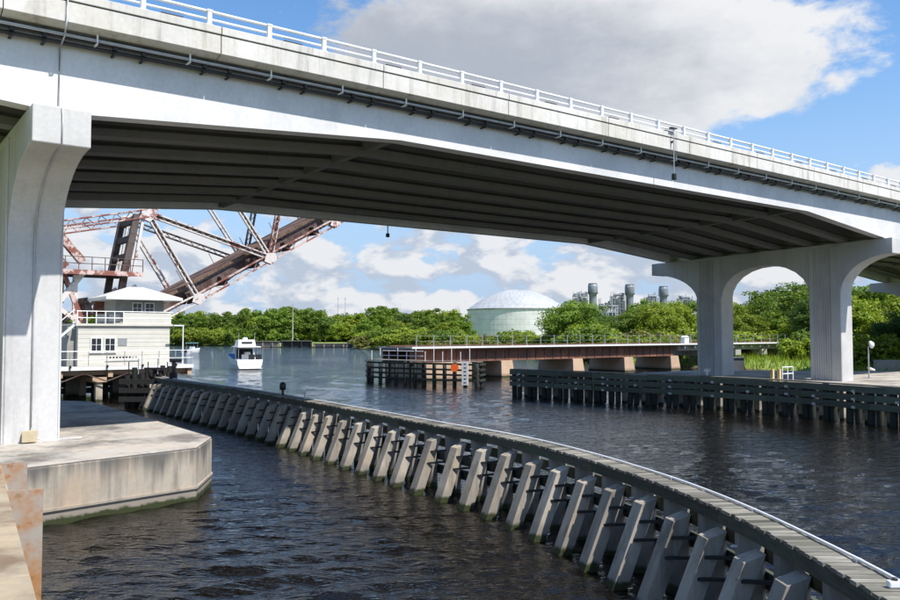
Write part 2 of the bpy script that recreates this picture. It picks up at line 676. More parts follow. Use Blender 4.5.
gx = axis_coords(-170, 150, 2.5, 4800)
gy = axis_coords(-40, 320, 2.5, 4800)
GX, GY = np.meshgrid(gx, gy)
tag(grid_mesh('ground', GX, GY, land_height(GX, GY), 'grass_ground'), 'grassy river banks and land behind the trees', kind='structure')


def make_water():
    th = np.concatenate([np.linspace(-180, -52, 30)[:-1], np.linspace(-52, 52, 430), np.linspace(52, 180, 30)[1:]])
    th = np.radians(th)
    r = np.concatenate([[0.05, 1.0, 2.5], np.geomspace(4.5, 130, 640), np.geomspace(130, 4800, 40)[1:]])
    TH, RR = np.meshgrid(th, r)
    X = RR * np.sin(TH); Y = RR * np.cos(TH)
    Z = np.zeros_like(X)
    g = np.random.default_rng(3)
    patch = 0.75 + 0.35 * np.sin(X * 0.11 + 1.0 + 0.6 * np.sin(Y * 0.09)) * np.sin(Y * 0.13 + 0.5)
    for k in range(46):
        lam = 0.34 * (3.6 ** g.random())
        a = R(-82 + g.normal(0, 26))
        kk = 2 * math.pi / lam
        slope = 0.031 * (lam / 1.0) ** -0.1
        ph = g.random() * 6.28
        fade = np.clip(1.6 - RR * 0.0052 * 3.0 / lam, 0, 1)
        Z += fade * (slope / kk) * np.sin(kk * (X * math.cos(a) + Y * math.sin(a)) + ph)
    Z *= patch
    Z[RR > 140] = 0
    Z[RR < 4] = 0
    o = grid_mesh('river_water', X, Y, Z, 'river_water')
    return tag(o, 'dark rippled river water', kind='structure')


make_water()

# ------------------------------------------------------------------ road bridge
SLOPE = -0.024


def zs(t):
    return SLOPE * (t + 2.55)


def deck_z(L):
    """underside of the parapet at the near edge"""
    return 11.65 + 0.0105 * L - 0.00013 * L * L


PIERS = [-35.3, -0.65, 43.7, 78.0, 112.0]
BOT = [(-44, 9.6), (-35.3, 9.35), (-26, 10.25), (-10.5, 10.36), (-1.3, 9.67), (0, 9.67), (9.4, 10.43), (34.6, 10.50), (43.0, 9.76), (44.4, 9.76),
       (53, 10.42), (69, 10.38), (77.3, 9.62), (78.7, 9.62), (87, 10.2), (103, 9.9), (112, 9.2), (118, 9.4)]


def bot_z(L):
    return float(np.interp(L, [b[0] for b in BOT], [b[1] for b in BOT]))


def strip(mb, Ls, prof):
    """sweep a closed (t, z-offset function) outline along the bridge. prof(L) -> list of (t, z)"""
    n = None
    o = len(mb.v)
    for L in Ls:
        pr = prof(L)
        n = len(pr)
        mb.v += [(L, t, z) for t, z in pr]
    fs = []
    for k in range(len(Ls) - 1):
        for i in range(n):
            j = (i + 1) % n
            fs.append((o + k * n + i, o + k * n + j, o + (k + 1) * n + j, o + (k + 1) * n + i))
    fs += [tuple(o + i for i in range(n - 1, -1, -1)), tuple(o + (len(Ls) - 1) * n + i for i in range(n))]
    mb.f += fs
    return mb


def road_bridge():
    T = thing('road_bridge', 'wide white concrete highway bridge on arched piers crossing the whole picture', 'bridge', tuple(ORG), ANG)
    L0, L1 = -40.0, 116.0
    base = [b[0] for b in BOT]
    Lall = sorted(set([L0, L1] + [b for b in base if L0 < b < L1] + list(np.arange(L0 + 2, L1, 4.0).round(2))))
    # slab
    def slab(L):
        z = deck_z(L)
        return [(-2.9, z - 0.10), (13.3, z - 0.10 + zs(13.3)), (13.3, z + 0.22 + zs(13.3)), (-2.9, z + 0.22)]
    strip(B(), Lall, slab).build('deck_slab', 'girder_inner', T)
    strip(B(), Lall, lambda L: [(-2.88, deck_z(L) + 0.224), (13.28, deck_z(L) + 0.224 + zs(13.28)), (13.28, deck_z(L) + 0.26 + zs(13.28)), (-2.88, deck_z(L) + 0.26)]).build('road_surface', 'asphalt', T)
    # girders, 8 across
    for g in range(8):
        t0 = -2.55 + g * (15.45 - 0.5) / 7
        w = 0.5
        if g in (0, 7):
            def prof(L, t0=t0, w=w):
                b = bot_z(L) + zs(t0); top = deck_z(L) - 0.09 + zs(t0)
                return [(t0, b), (t0 + w, b), (t0 + w, top), (t0, top)]
        else:
            def prof(L, t0=t0, w=w):
                b = bot_z(L) + zs(t0); top = deck_z(L) - 0.09 + zs(t0)
                c = t0 + w / 2
                return [(c - .27, b), (c + .27, b), (c + .27, b + .22), (c + .10, b + .36), (c + .10, top - .2), (c + .34, top - .1), (c + .34, top), (c - .34, top), (c - .34, top - .1), (c - .10, top - .2), (c - .10, b + .36), (c - .27, b + .22)]
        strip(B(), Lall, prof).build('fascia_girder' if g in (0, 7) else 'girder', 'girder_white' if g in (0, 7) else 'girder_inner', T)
    # cross diaphragms at the haunch ends and over piers
    for L in (-26.0, -10.5, 9.4, 34.6, 53.0, 69.0, 87.0):
        m = B()
        for g in range(7):
            ta = -2.55 + g * 2.136 + 0.36; tb = ta + 2.136 - 0.30
            if g == 0: ta += .15
            zb = bot_z(L) + 0.05
            m.hexa([(L - .12, ta, zb + zs(ta)), (L + .12, ta, zb + zs(ta)), (L + .12, tb, zb + zs(tb)), (L - .12, tb, zb + zs(tb))],
                   [(L - .12, ta, zb + .75 + zs(ta)), (L + .12, ta, zb + .75 + zs(ta)), (L + .12, tb, zb + .75 + zs(tb)), (L - .12, tb, zb + .75 + zs(tb))])
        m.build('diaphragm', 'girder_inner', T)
    # near and far parapets in panels with open joints, each with a coping
    step = 5.13
    for side in (0, 1):
        L = -37.9
        while L < 112:
            a, b = L + 0.012, L + step - 0.012
            ls = [a, (a + b) / 2, b]
            if side == 0:
                f1 = lambda q: [(-3.27, deck_z(q)), (-2.95, deck_z(q) - .09), (-2.903, deck_z(q) + .44), (-3.27, deck_z(q) + .50)]
                f2 = lambda q: [(-3.30, deck_z(q) + .52), (-2.93, deck_z(q) + .52), (-2.93, deck_z(q) + .73), (-3.30, deck_z(q) + .73)]
                f3 = lambda q: [(-3.24, deck_z(q) + .50), (-2.96, deck_z(q) + .50), (-2.96, deck_z(q) + .52), (-3.24, deck_z(q) + .52)]
            else:
                o = zs(13.3)
                f1 = lambda q: [(13.303, deck_z(q) + o - .09), (13.65, deck_z(q) + o), (13.65, deck_z(q) + .52 + o), (13.303, deck_z(q) + .52 + o)]
                f2 = lambda q: [(13.32, deck_z(q) + .522 + o), (13.68, deck_z(q) + .522 + o), (13.68, deck_z(q) + .73 + o), (13.32, deck_z(q) + .73 + o)]
            p = strip(B(), ls, f1).build('parapet_panel', 'parapet', T, bevel=0.012)
            strip(B(), ls, f2).build('coping', 'parapet', p, bevel=0.015)
            if side == 0:
                strip(B(), ls, f3).build('joint_filler', 'dark_void', p)
            L += step
    # railing on both parapets: posts, two rails
    pm = B().box(-.055, .055, -.09, .05, 0, .40).box(-.10, .10, -.12, .08, -.001, .025).box(-.075, .075, -.10, .06, .38, .43).mesh('railing_post', 'white_metal')
    dm = B().box(-.28, .28, -.05, .05, 0, .10).box(-.33, .33, -.03, .03, .03, .06).mesh('deck_light', 'dark_conduit')
    for side in (0, 1):
        t = -3.12 if side == 0 else 13.5
        o = 0 if side == 0 else zs(13.3)
        k = 0
        L = -36.6
        while L < 110:
            q = link('railing_post', pm, T)
            q.location = (L, t, deck_z(L) + .73 + o)
            if side == 0 and k % 2 == 0:
                q = link('deck_light', dm, T)
                q.location = (L + .75, t + .02, deck_z(L) + .732 + o)
            L += 1.715; k += 1
        for h, r in ((.40, .042), (.19, .032)):
            m = B().path([(x, t, deck_z(x) + .73 + h + o) for x in np.arange(-37, 111, 3.0)], r, 6)
            m.build('rail', 'white_metal', T, smooth=True)
    # conduits on hangers below the overhang
    for k, (dt, dz, r) in enumerate(((-2.78, -.22, .055), (-2.93, -.20, .045), (-2.70, -.34, .05))):
        B().path([(x, dt, deck_z(x) + dz) for x in np.arange(-38, 110, 3.0)], r, 8).build('conduit', 'dark_conduit' if k != 1 else 'galvanised', T, smooth=True)
    hm = B().box(-.02, .02, -3.02, -2.56, -.31, -.27).box(-.02, .02, -3.02, -2.99, -.29, -.05).mesh('conduit_hanger', 'white_metal')
    hb = B().box(-.03, .03, -2.86, -2.552, -.44, -.40).box(-.05, .05, -2.90, -2.80, -.32, -.13).mesh('conduit_clamp', 'black_metal')
    L = -34.4
    while L < 100:
        q = link('conduit_hanger', hm, T); q.location = (L, 0, deck_z(L))
        q = link('conduit_clamp', hb, T); q.location = (L + 1.15, 0, deck_z(L))
        q = link('conduit_clamp', hb, T); q.location = (L + .45, 0, deck_z(L))
        L += 2.3
    B().path([(x, -0.62, bot_z(x) + .55) for x in np.arange(0.2, 14, 1.5)], .09, 8).build('utility_pipe', 'tie_brown', T, smooth=True)
    # piers
    for n, Lc in enumerate(PIERS):
        zt = bot_z(Lc) - 0.025
        drop = zt - 9.645
        out = [(0, 1.30), (0, 6.6)]
        for i in range(1, 13):
            a = i / 12 * math.pi / 2
            out.append((-3.0 * (1 - math.cos(a)), 6.6 + (8.74 + drop - 6.6) * math.sin(a)))
        out += [(-3.0, zt + zs(-3.0)), (14.0, zt + zs(14.0))]
        b2 = 8.74 + drop + zs(14) + 0.05
        for i in range(12, 0, -1):
            a = i / 12 * math.pi / 2
            out.append((10.1 + 3.9 * (1 - math.cos(a)), 6.4 + (b2 - 6.4) * math.sin(a)))
        out += [(10.1, 6.4), (10.1, 1.30), (8.15, 1.30), (8.15, 6.5)]
        for i in range(1, 12):
            a = i / 12 * math.pi
            x = math.cos(a); y = (1 - abs(x) ** 2.1) ** (1 / 2.1)
            out.append((5.05 + 3.1 * x, 6.5 + (8.55 + drop - 6.5) * y))
        out += [(1.95, 6.5), (1.95, 1.30)]
        m = B().prism(out, 'x', Lc - 0.65, Lc + 0.65)
        p = m.build('pier', 'pier', T, bevel=0.03)
        for (ta, tb) in ((0, 1.95), (8.15, 10.1)):
            for s in (-1, 1):
                xf = Lc + s * 0.651
                for (x0, x1) in ((ta + .012, ta + .60), (tb - .24, tb - .012)):
                    B().box(min(xf, xf + s * .055), max(xf, xf + s * .055), x0, x1, 1.352, 9.45 + drop + zs(x0)).build('pilaster', 'pier', p, bevel=0.012)
                m = B()
                k = ta + .68
                while k < tb - .30:
                    m.box(min(xf, xf + s * .04), max(xf, xf + s * .04), k, k + .075, 1.352, 9.40 + drop + zs(k))
                    k += .145
                m.build('rib_panel', 'pier', p)
    # conduit that drops down the near pier to its base
    x = -0.66
    pts = [(x, -3.33, 12.25), (x, -3.34, 11.70), (x, -3.10, 11.35), (x, -2.59, 11.20), (x, -2.59, 9.75), (x, -3.03, 9.62), (x, -3.03, 8.74)]
    for i in range(11, -1, -1):
        a = i / 12 * math.pi / 2
        pts.append((x, -3.0 * (1 - math.cos(a)) - .03, 6.6 + 2.14 * math.sin(a) - .02))
    pts += [(x, -.03, 4), (x, -.03, 1.75)]
    B().path(pts, .022, 6).build('conduit', 'galvanised', T, smooth=True)
    return T


road_bridge()

t = thing('junction_box', 'tan electrical box at the foot of the near bridge pier', 'electrical box', tuple(BW(-0.72, -0.10, 1.37)), ANG)
B().box(-.16, .16, -.10, .06, 0, .30).build('housing', 'box_tan', t, bevel=0.02)
B().box(-.18, .18, -.125, -.101, .02, .32).build('door', 'box_tan', t, bevel=0.008)
B().path([(.16, -.02, .12), (.35, -.10, .03), (.7, -.14, .025), (1.0, -.05, .03), (1.3, .0, .025)], .02, 6).build('cable', 'galvanised', t)

# navigation lights hung from the bridge
t = thing('navigation_light', 'small lamp on a long grey rod hung down the bridge fascia', 'lamp', tuple(BW(22.4, -3.40, 10.55)), ANG)
B().tube((0, 0, .25), (0, 0, 2.15), .022).build('rod', 'galvanised', t)
B().lathe([(.05, .27), (.10, .24), (.10, .02), (.06, 0)], 12).build('lamp_housing', 'black_metal', t)
B().box(-.03, .03, 0, .14, 1.55, 1.63).box(-.18, .18, -.06, .10, 2.12, 2.17).build('bracket', 'dark_conduit', t)
t = thing('navigation_light', 'tiny dark lamp hanging under the far edge of the bridge span', 'lamp', tuple(BW(18.9, 12.7, 9.45)), ANG)
B().tube((0, 0, .2), (0, 0, .7), .03).build('rod', 'black_metal', t)
B().lathe([(.05, .22), (.10, .2), (.11, .02), (.06, 0)], 12).build('lamp_housing', 'black_metal', t)

# ------------------------------------------------------------------ pier footings (stepped concrete islands)
def footing(name, label, poly, ztop, cat='pier footing'):
    """polygon in bridge coordinates"""
    T = thing(name, label, cat, tuple(ORG), ANG)
    n = len(poly)
    cx = sum(p[0] for p in poly) / n; cy = sum(p[1] for p in poly) / n
    def inset(k):
        return [(cx + (x - cx) * k, cy + (y - cy) * k) for x, y in poly]
    m = B()
    m.prism(poly, 'z', -1.5, ztop - .05)
    m.build('side_wall', 'footing_side', T, bevel=0.03)
    m = B().prism(inset(1.006), 'z', .30, .36)
    m.build('form_line', 'footing_side', T)
    B().prism(inset(0.998), 'z', ztop - .049, ztop).build('top_slab', 'footing_top', T, bevel=0.02)
    return T


footing('pier_footing', 'low concrete platform with green waterline round the near left pier',
        [(-9, -4.9), (-2.0, -4.25), (2.55, -3.45), (3.6, -1.75), (3.9, 12.6), (2.6, 14.6), (-9, 14.6)], 1.35)
footing('pier_footing', 'concrete platform behind the timber fender round the right pier',
        [(38.5, -0.8), (40.2, -4.2), (50, -4.6), (60, -4.6), (60, 3.0), (48, 14.2), (40.2, 14.2), (38.5, 11.5)], 1.35)

# ------------------------------------------------------------------ curved fender with walkway
CURVE = [(-16.6, 46.2), (-14.9, 43.5), (-11.6, 39.2), (-8.9, 35.7), (-5.86, 31.25), (-3.42, 27.4), (-1.53, 24.5), (0, 22), (1.26, 20.2), (2.29, 18.3), (3.07, 16.4),
         (3.65, 14.6), (4.06, 13), (4.34, 11.3), (4.50, 9.43), (4.55, 8.0), (4.50, 6.0), (4.40, 3.0), (4.3, 0.5)]


def resample(pts, step):
    P = [Vector((x, y, 0)) for x, y in pts]
    dense = []
    for i in range(len(P) - 1):
        p0 = P[max(i - 1, 0)]; p1 = P[i]; p2 = P[i + 1]; p3 = P[min(i + 2, len(P) - 1)]
        for k in range(20):
            u = k / 20
            dense.append(0.5 * ((2 * p1) + (p2 - p0) * u + (2 * p0 - 5 * p1 + 4 * p2 - p3) * u * u + (3 * p1 - p0 - 3 * p2 + p3) * u ** 3))
    dense.append(P[-1])
    # smooth a little
    for _ in range(30):
        dense = [dense[0]] + [(dense[i - 1] + 2 * dense[i] + dense[i + 1]) / 4 for i in range(1, len(dense) - 1)] + [dense[-1]]
    s = [0]
    for i in range(1, len(dense)):
        s.append(s[-1] + (dense[i] - dense[i - 1]).length)
    out = []
    n = int(s[-1] / step)
    for k in range(n + 1):
        x = k * step
        i = min(max(int(np.searchsorted(s, x)), 1), len(s) - 1)
        u = (x - s[i - 1]) / (s[i] - s[i - 1])
        p = dense[i - 1].lerp(dense[i], u)
        d = (dense[min(i + 3, len(dense) - 1)] - dense[max(i - 4, 0)]).normalized()
        out.append((p, d))
    return out


def curved_fender():
    T = thing('fender_wall', 'curved fender of leaning concrete piles topped by a plank walkway', 'fender', (0, 18, 0), 0)
    T.location = (0, 0, 0)
    ZW = 1.75
    step = 0.142
    sm = resample(CURVE, step)
    # walkway planks: nearest ones as separate parts
    W = 0.46
    shapes = []
    for k in range(5):
        g = random.Random(k)
        a = .064
        e0 = g.uniform(-.02, .02); e1 = g.uniform(-.02, .02)
        m = B().hexa([(-a, -W / 2 + e0, -.045), (a, -W / 2 + e0 + g.uniform(-.006, .006), -.045), (a, W / 2 + e1, -.045), (-a, W / 2 + e1, -.045)],
                     [(-a, -W / 2 + e0, g.uniform(-.004, .004)), (a, -W / 2 + e0, g.uniform(-.004, .004)), (a, W / 2 + e1, g.uniform(-.004, .004)), (-a, W / 2 + e1, g.uniform(-.004, .004))])
        shapes.append(m.mesh('plank', 'plank_grey'))
    far = B()
    n = len(sm)
    near_from = n - 290
    for k, (p, d) in enumerate(sm):
        nrm = Vector((d.y, -d.x, 0))          # towards the camera side (left of travel reversed)
        nrm = -nrm if nrm.dot(Vector((-1, -0.5, 0))) < 0 else nrm
        c = p + nrm * (W / 2)
        ang = math.atan2(d.y, d.x)
        if k >= near_from:
            o = link('plank', shapes[k % 5], T)
            o.location = (c.x, c.y, ZW + random.uniform(-.004, .004))
            o.rotation_euler = (0, 0, ang + random.uniform(-.02, .02))
        else:
            h = random.uniform(-.004, .004)
            e = random.uniform(-.02, .02)
            q = [c - d * .064 - nrm * (W / 2), c + d * .064 - nrm * (W / 2), c + d * .064 + nrm * (W / 2 + e), c - d * .064 + nrm * (W / 2 + e)]
            far.hexa([(v.x, v.y, ZW - .045 + h) for v in q], [(v.x, v.y, ZW + h) for v in q])
    o = far.build('far_planks', 'plank_grey', T)
    o['kind'] = 'stuff'
    # stringers under the planks and walers on the river side
    s2 = resample(CURVE, 1.13)
    def side(p, d):
        nrm = Vector((d.y, -d.x, 0))
        return -nrm if nrm.dot(Vector((-1, -0.5, 0))) < 0 else nrm
    def run(name, off, z0, z1, th, material, every=4, gap=.006):
        fine = resample(CURVE, 1.13 / 4)
        i = 0
        while i < len(fine) - 1:
            seg = fine[i:i + every * 4 + 1]
            if len(seg) < 2: break
            m = B()
            A = []
            for p, d in seg:
                nn = side(p, d)
                A.append((p + nn * off, p + nn * (off + th)))
            vs = []
            for a, b in A:
                vs += [(a.x, a.y, z0), (b.x, b.y, z0), (b.x, b.y, z1), (a.x, a.y, z1)]
            fs = []
            for k in range(len(A) - 1):
                for c in range(4):
                    e = (c + 1) % 4
                    fs.append((k * 4 + c, k * 4 + e, k * 4 + 4 + e, k * 4 + 4 + c))
            fs += [(3, 2, 1, 0), tuple(4 * (len(A) - 1) + q for q in range(4))]
            m.add(vs, fs)
            m.build(name, material, T)
            i += every * 4
    run('stringer', 0.36, 1.52, 1.703, .08, 'timber_green')
    run('stringer', 0.02, 1.52, 1.703, .08, 'timber_green')
    for z in (1.10, 0.72, 0.34):
        run('waler', -0.085, z, z + .24, .08, 'timber_green', every=3)
    # piles
    bm1 = None
    hw = .15
    for k, (p, d) in enumerate(s2):
        nn = side(p, d)
        ang = math.atan2(d.y, d.x)
        # upright pile below the walkway (faceted, slightly tapered)
        q = p + nn * .19 + d * .42
        m = B()
        w0 = .185 + random.uniform(-.012, .02)
        oc = []
        for i in range(8):
            a = ang + math.pi / 8 + i * math.pi / 4
            oc.append((math.cos(a) * w0 * 1.08, math.sin(a) * w0 * 1.08))
        o = B().add([(x, y, -1.6) for x, y in oc] + [(x, y, 1.515) for x, y in oc], [tuple(range(7, -1, -1)), tuple(range(8, 16))] + [(i, (i + 1) % 8, 8 + (i + 1) % 8, 8 + i) for i in range(8)]).build('upright_pile', 'pile_old', T)
        o.location = (q.x, q.y, 0)
        # leaning pile on the camera side; top against the stringer
        zt = 1.40 + random.uniform(-.04, .04)
        top = p + nn * .53
        bat = .40
        m = B()
        def ring(z, s=1.0):
            c = top + nn * ((zt - z) * bat)
            e = hw * s
            return [(c.x + d.x * a + nn.x * b - top.x, c.y + d.y * a + nn.y * b - top.y, z + (-b * .35 if z > 1 else 0)) for a, b in ((-e, -e), (e, -e), (e, e), (-e, e))]
        m.hexa(ring(-1.2), ring(zt))
        o = m.build('leaning_pile', 'pile_concrete', T, bevel=0.007)
        o.location = (top.x, top.y, 0)
        # two black tie rods from leaning pile to upright
        for z in (1.08, 0.78):
            c = top + nn * ((zt - z) * bat - .10) + d * .10
            e = q + nn * .14
            B().bar((c.x + nn.x * .22, c.y + nn.y * .22, z), (e.x, e.y, z + .05), .035, .05).build('tie_rod', 'black_metal', T)
        if k % 3 == 0 and k > 6:
            c = top + nn * .18
            B().box(-.10, .10, -.012, .012, -.01, .01).build('pile_tag', 'white_metal', T).location = (q.x + nn.x * .17, q.y + nn.y * .17, 1.30)
    # hand pipe lying along the river edge of the walkway
    tail = [(p + side(p, d) * .07) for p, d in resample(CURVE, .5)]
    B().path([(c.x, c.y, ZW + .030) for c in tail], .019, 8).build('pipe', 'white_metal', T, smooth=True)
    for i in range(2, len(tail), 5):
        c = tail[i]
        B().box(c.x - .04, c.x + .04, c.y - .04, c.y + .04, ZW + .001, ZW + .035).build('pipe_clip', 'galvanised', T)
    return T, sm, side


fender, fsm, fside = curved_fender()


def along(px_guess):
    return min(fsm, key=lambda e: abs(e[0].x - px_guess))


p, d = along(-6.6)
t = thing('fender_lamp', 'small black lamp standing on the curved fender walkway', 'lamp', (p.x - .1, p.y - .1, 1.752))
B().tube((0, 0, 0), (0, 0, .22), .05).build('stem', 'black_metal', t)
B().lathe([(.08, .20), (.13, .24), (.13, .42), (.09, .50), (.03, .52)], 12).build('lamp_housing', 'black_metal', t, smooth=True)
p, d = along(-5.4)
t = thing('marker_post', 'short pale post beside the lamp on the fender walkway', 'post', (p.x - .12, p.y - .1, 1.752))
B().tube((0, 0, 0), (0, 0, .30), .03).build('shaft', 'galvanised', t)
B().box(-.05, .05, -.05, .05, .30, .34).build('cap', 'white_metal', t)
p, d = along(4.52)
t = thing('pipe_valve', 'white pipe fitting at the near end of the walkway', 'valve', (4.36, 7.95, 1.755))
B().box(-.07, .07, -.04, .04, 0, .07).build('housing', 'white_metal', t, bevel=.015)
B().lathe([(.03, .071), (.03, .09), (.012, .10)], 10).build('knob', 'dark_conduit', t)

# ------------------------------------------------------------------ straight timber fenders
def timber_fender(name, label, pts, ztop, pile_step, walers, board_h, tall=False, seed=1, double=True, board='timber_board'):
    g = random.Random(seed)
    T = thing(name, label, 'fender', (0, 0, 0))
    P = [Vector((x, y, 0)) for x, y in pts]
    s = 0
    pil = B().lathe([(.17, -1.6), (.17, .5), (.165, 1.3), (.15, ztop)], 9).mesh('pile', 'timber_dark', True)
    cpil = B().box(-.13, .13, -.13, .13, -1.6, 1.45).mesh('concrete_pile', 'pile_concrete')
    for i in range(len(P) - 1):
        a, b = P[i], P[i + 1]
        ln = (b - a).length
        d = (b - a) / ln
        nn = Vector((-d.y, d.x, 0))
        if nn.dot(-a) < 0: nn = -nn
        k = 0.2
        while k < ln:
            c = a + d * (k + g.uniform(-.12, .12))
            o = link('pile', pil, T)
            o.location = (c.x + nn.x * .02, c.y + nn.y * .02, g.uniform(-.12, .06))
            o.rotation_euler = (g.uniform(-.02, .02), g.uniform(-.02, .02), g.uniform(0, 6))
            if double:
                o = link('pile', pil, T)
                e = c + d * g.uniform(.34, .4) - nn * g.uniform(0, .1)
                o.location = (e.x, e.y, g.uniform(-.2, 0.0))
                e = c + d * g.uniform(.58, .72) - nn * .38
                o = link('concrete_pile', cpil, T)
                o.location = (e.x, e.y, 0)
                o.rotation_euler = (0, 0, math.atan2(d.y, d.x) + g.uniform(-.1, .1))
            k += pile_step
        for z in walers:
            k = 0
            while k < ln - .05:
                l = min(g.uniform(3.2, 4.6), ln - k)
                if ln - k - l < .6: l = ln - k
                c0 = a + d * (k + .012) + nn * .24; c1 = a + d * (k + l - .012) + nn * .24
                zz = z + g.uniform(-.02, .02)
                o = B().bar((0, 0, 0), (0, l - .024, 0), .11, board_h).build('waler', board, T)
                o.location = (c0.x, c0.y, zz)
                o.rotation_euler = (0, 0, math.atan2(d.y, d.x) - math.pi / 2)
                k += l
    return T


RF = [(4.2, 54.3), (9.0, 50.2), (14.4, 45.6), (18.0, 40.8), (20.6, 35.6), (22.5, 29.5)]
rf = timber_fender('fender_wall', 'long dark timber fender in front of the right bridge pier', RF, 1.72, 1.18, (1.60, 1.21, 0.83), .30, seed=5)
# cap boards on top of that fender
for i in range(len(RF) - 1):
    a = Vector((*RF[i], 0)); b = Vector((*RF[i + 1], 0)); l = (b - a).length
    o = B().box(-.26, .26, 0, l - .01, -.03, .03).build('cap_board', 'plank_grey', rf)
    o.location = (a.x, a.y, 1.80)
    o.rotation_euler = (0, 0, math.atan2((b - a).y, (b - a).x) - math.pi / 2)
# pale rub blocks on the piles of the right fender
g = random.Random(9)
for i in range(len(RF) - 1):
    a = Vector((*RF[i], 0)); b = Vector((*RF[i + 1], 0)); l = (b - a).length; d = (b - a) / l
    nn = Vector((-d.y, d.x, 0)); nn = nn if nn.dot(-a) > 0 else -nn
    k = .8
    while k < l:
        c = a + d * k + nn * .31
        for z in (1.50, 1.12, .74):
            if g.random() < .62:
                o = B().box(-.09, .09, -.03, .03, -.06, .06).build('bolt_plate', 'galvanised', rf)
                o.location = (c.x, c.y, z); o.rotation_euler = (0, 0, math.atan2(d.y, d.x))
        k += 2.2

RB = [(-7.4, 73.0), (-6.9, 69.2), (-2.2, 65.6), (2.1, 63.0), (2.6, 64.6)]
rb = timber_fender('fender_wall', 'short dark timber fender with white posts guarding the railway bridge end', RB, 1.85, .95, (1.75, 1.32, .90, .48), .15, seed=3, double=False, board='timber_dark')
for i in range(1, 3):
    a = Vector((*RB[i], 0)); b = Vector((*RB[i + 1], 0)); l = (b - a).length
    o = B().box(-.5, .5, 0, l - .01, -.03, .03).build('catwalk', 'plank_grey', rb)
    o.location = (a.x + .3, a.y + .4, 1.95)
    o.rotation_euler = (0, 0, math.atan2((b - a).y, (b - a).x) - math.pi / 2)
    d = (b - a) / l
    for k in range(6):
        c = a + d * (k * l / 6 + .2)
        B().tube((c.x, c.y, 1.9), (c.x, c.y, 2.75 + .25 * (k % 2)), .03).build('railing_post', 'white_metal', rb)
    for z in (2.35, 2.75):
        if i == 1:
            B().tube((a.x + d.x * 1.5, a.y + d.y * 1.5, z), (b.x, b.y, z), .03, n=6).build('rail', 'white_metal', rb)

# orange dayboard and white depth gauge on that fender
t = thing('orange_dayboard', 'round orange marker board on the short timber fender', 'marker sign', (.36, 63.42, 1.05))
B().prism([(.33 * math.cos(a * math.pi / 4 + .39), .33 * math.sin(a * math.pi / 4 + .39)) for a in range(8)], 'y', -.03, .03).build('panel', 'orange_sign', t).location = (0, 0, .45)
B().box(-.05, .05, .03, .10, -.2, .75).build('backing_post', 'timber_dark', t)
t.rotation_euler = (0, 0, R(-10))
t = thing('clearance_gauge', 'tall white gauge board with dark marks beside the orange marker', 'gauge board', (1.18, 62.95, .15))
t.rotation_euler = (0, 0, R(-20))
B().box(-.26, .26, -.04, .04, 0, 1.85).build('board', 'sign_white', t)
for k in range(6):
    B().box(-.10, .10, -.048, -.041, .16 + k * .29, .24 + k * .29).build('gauge_mark', 'black_metal', t)

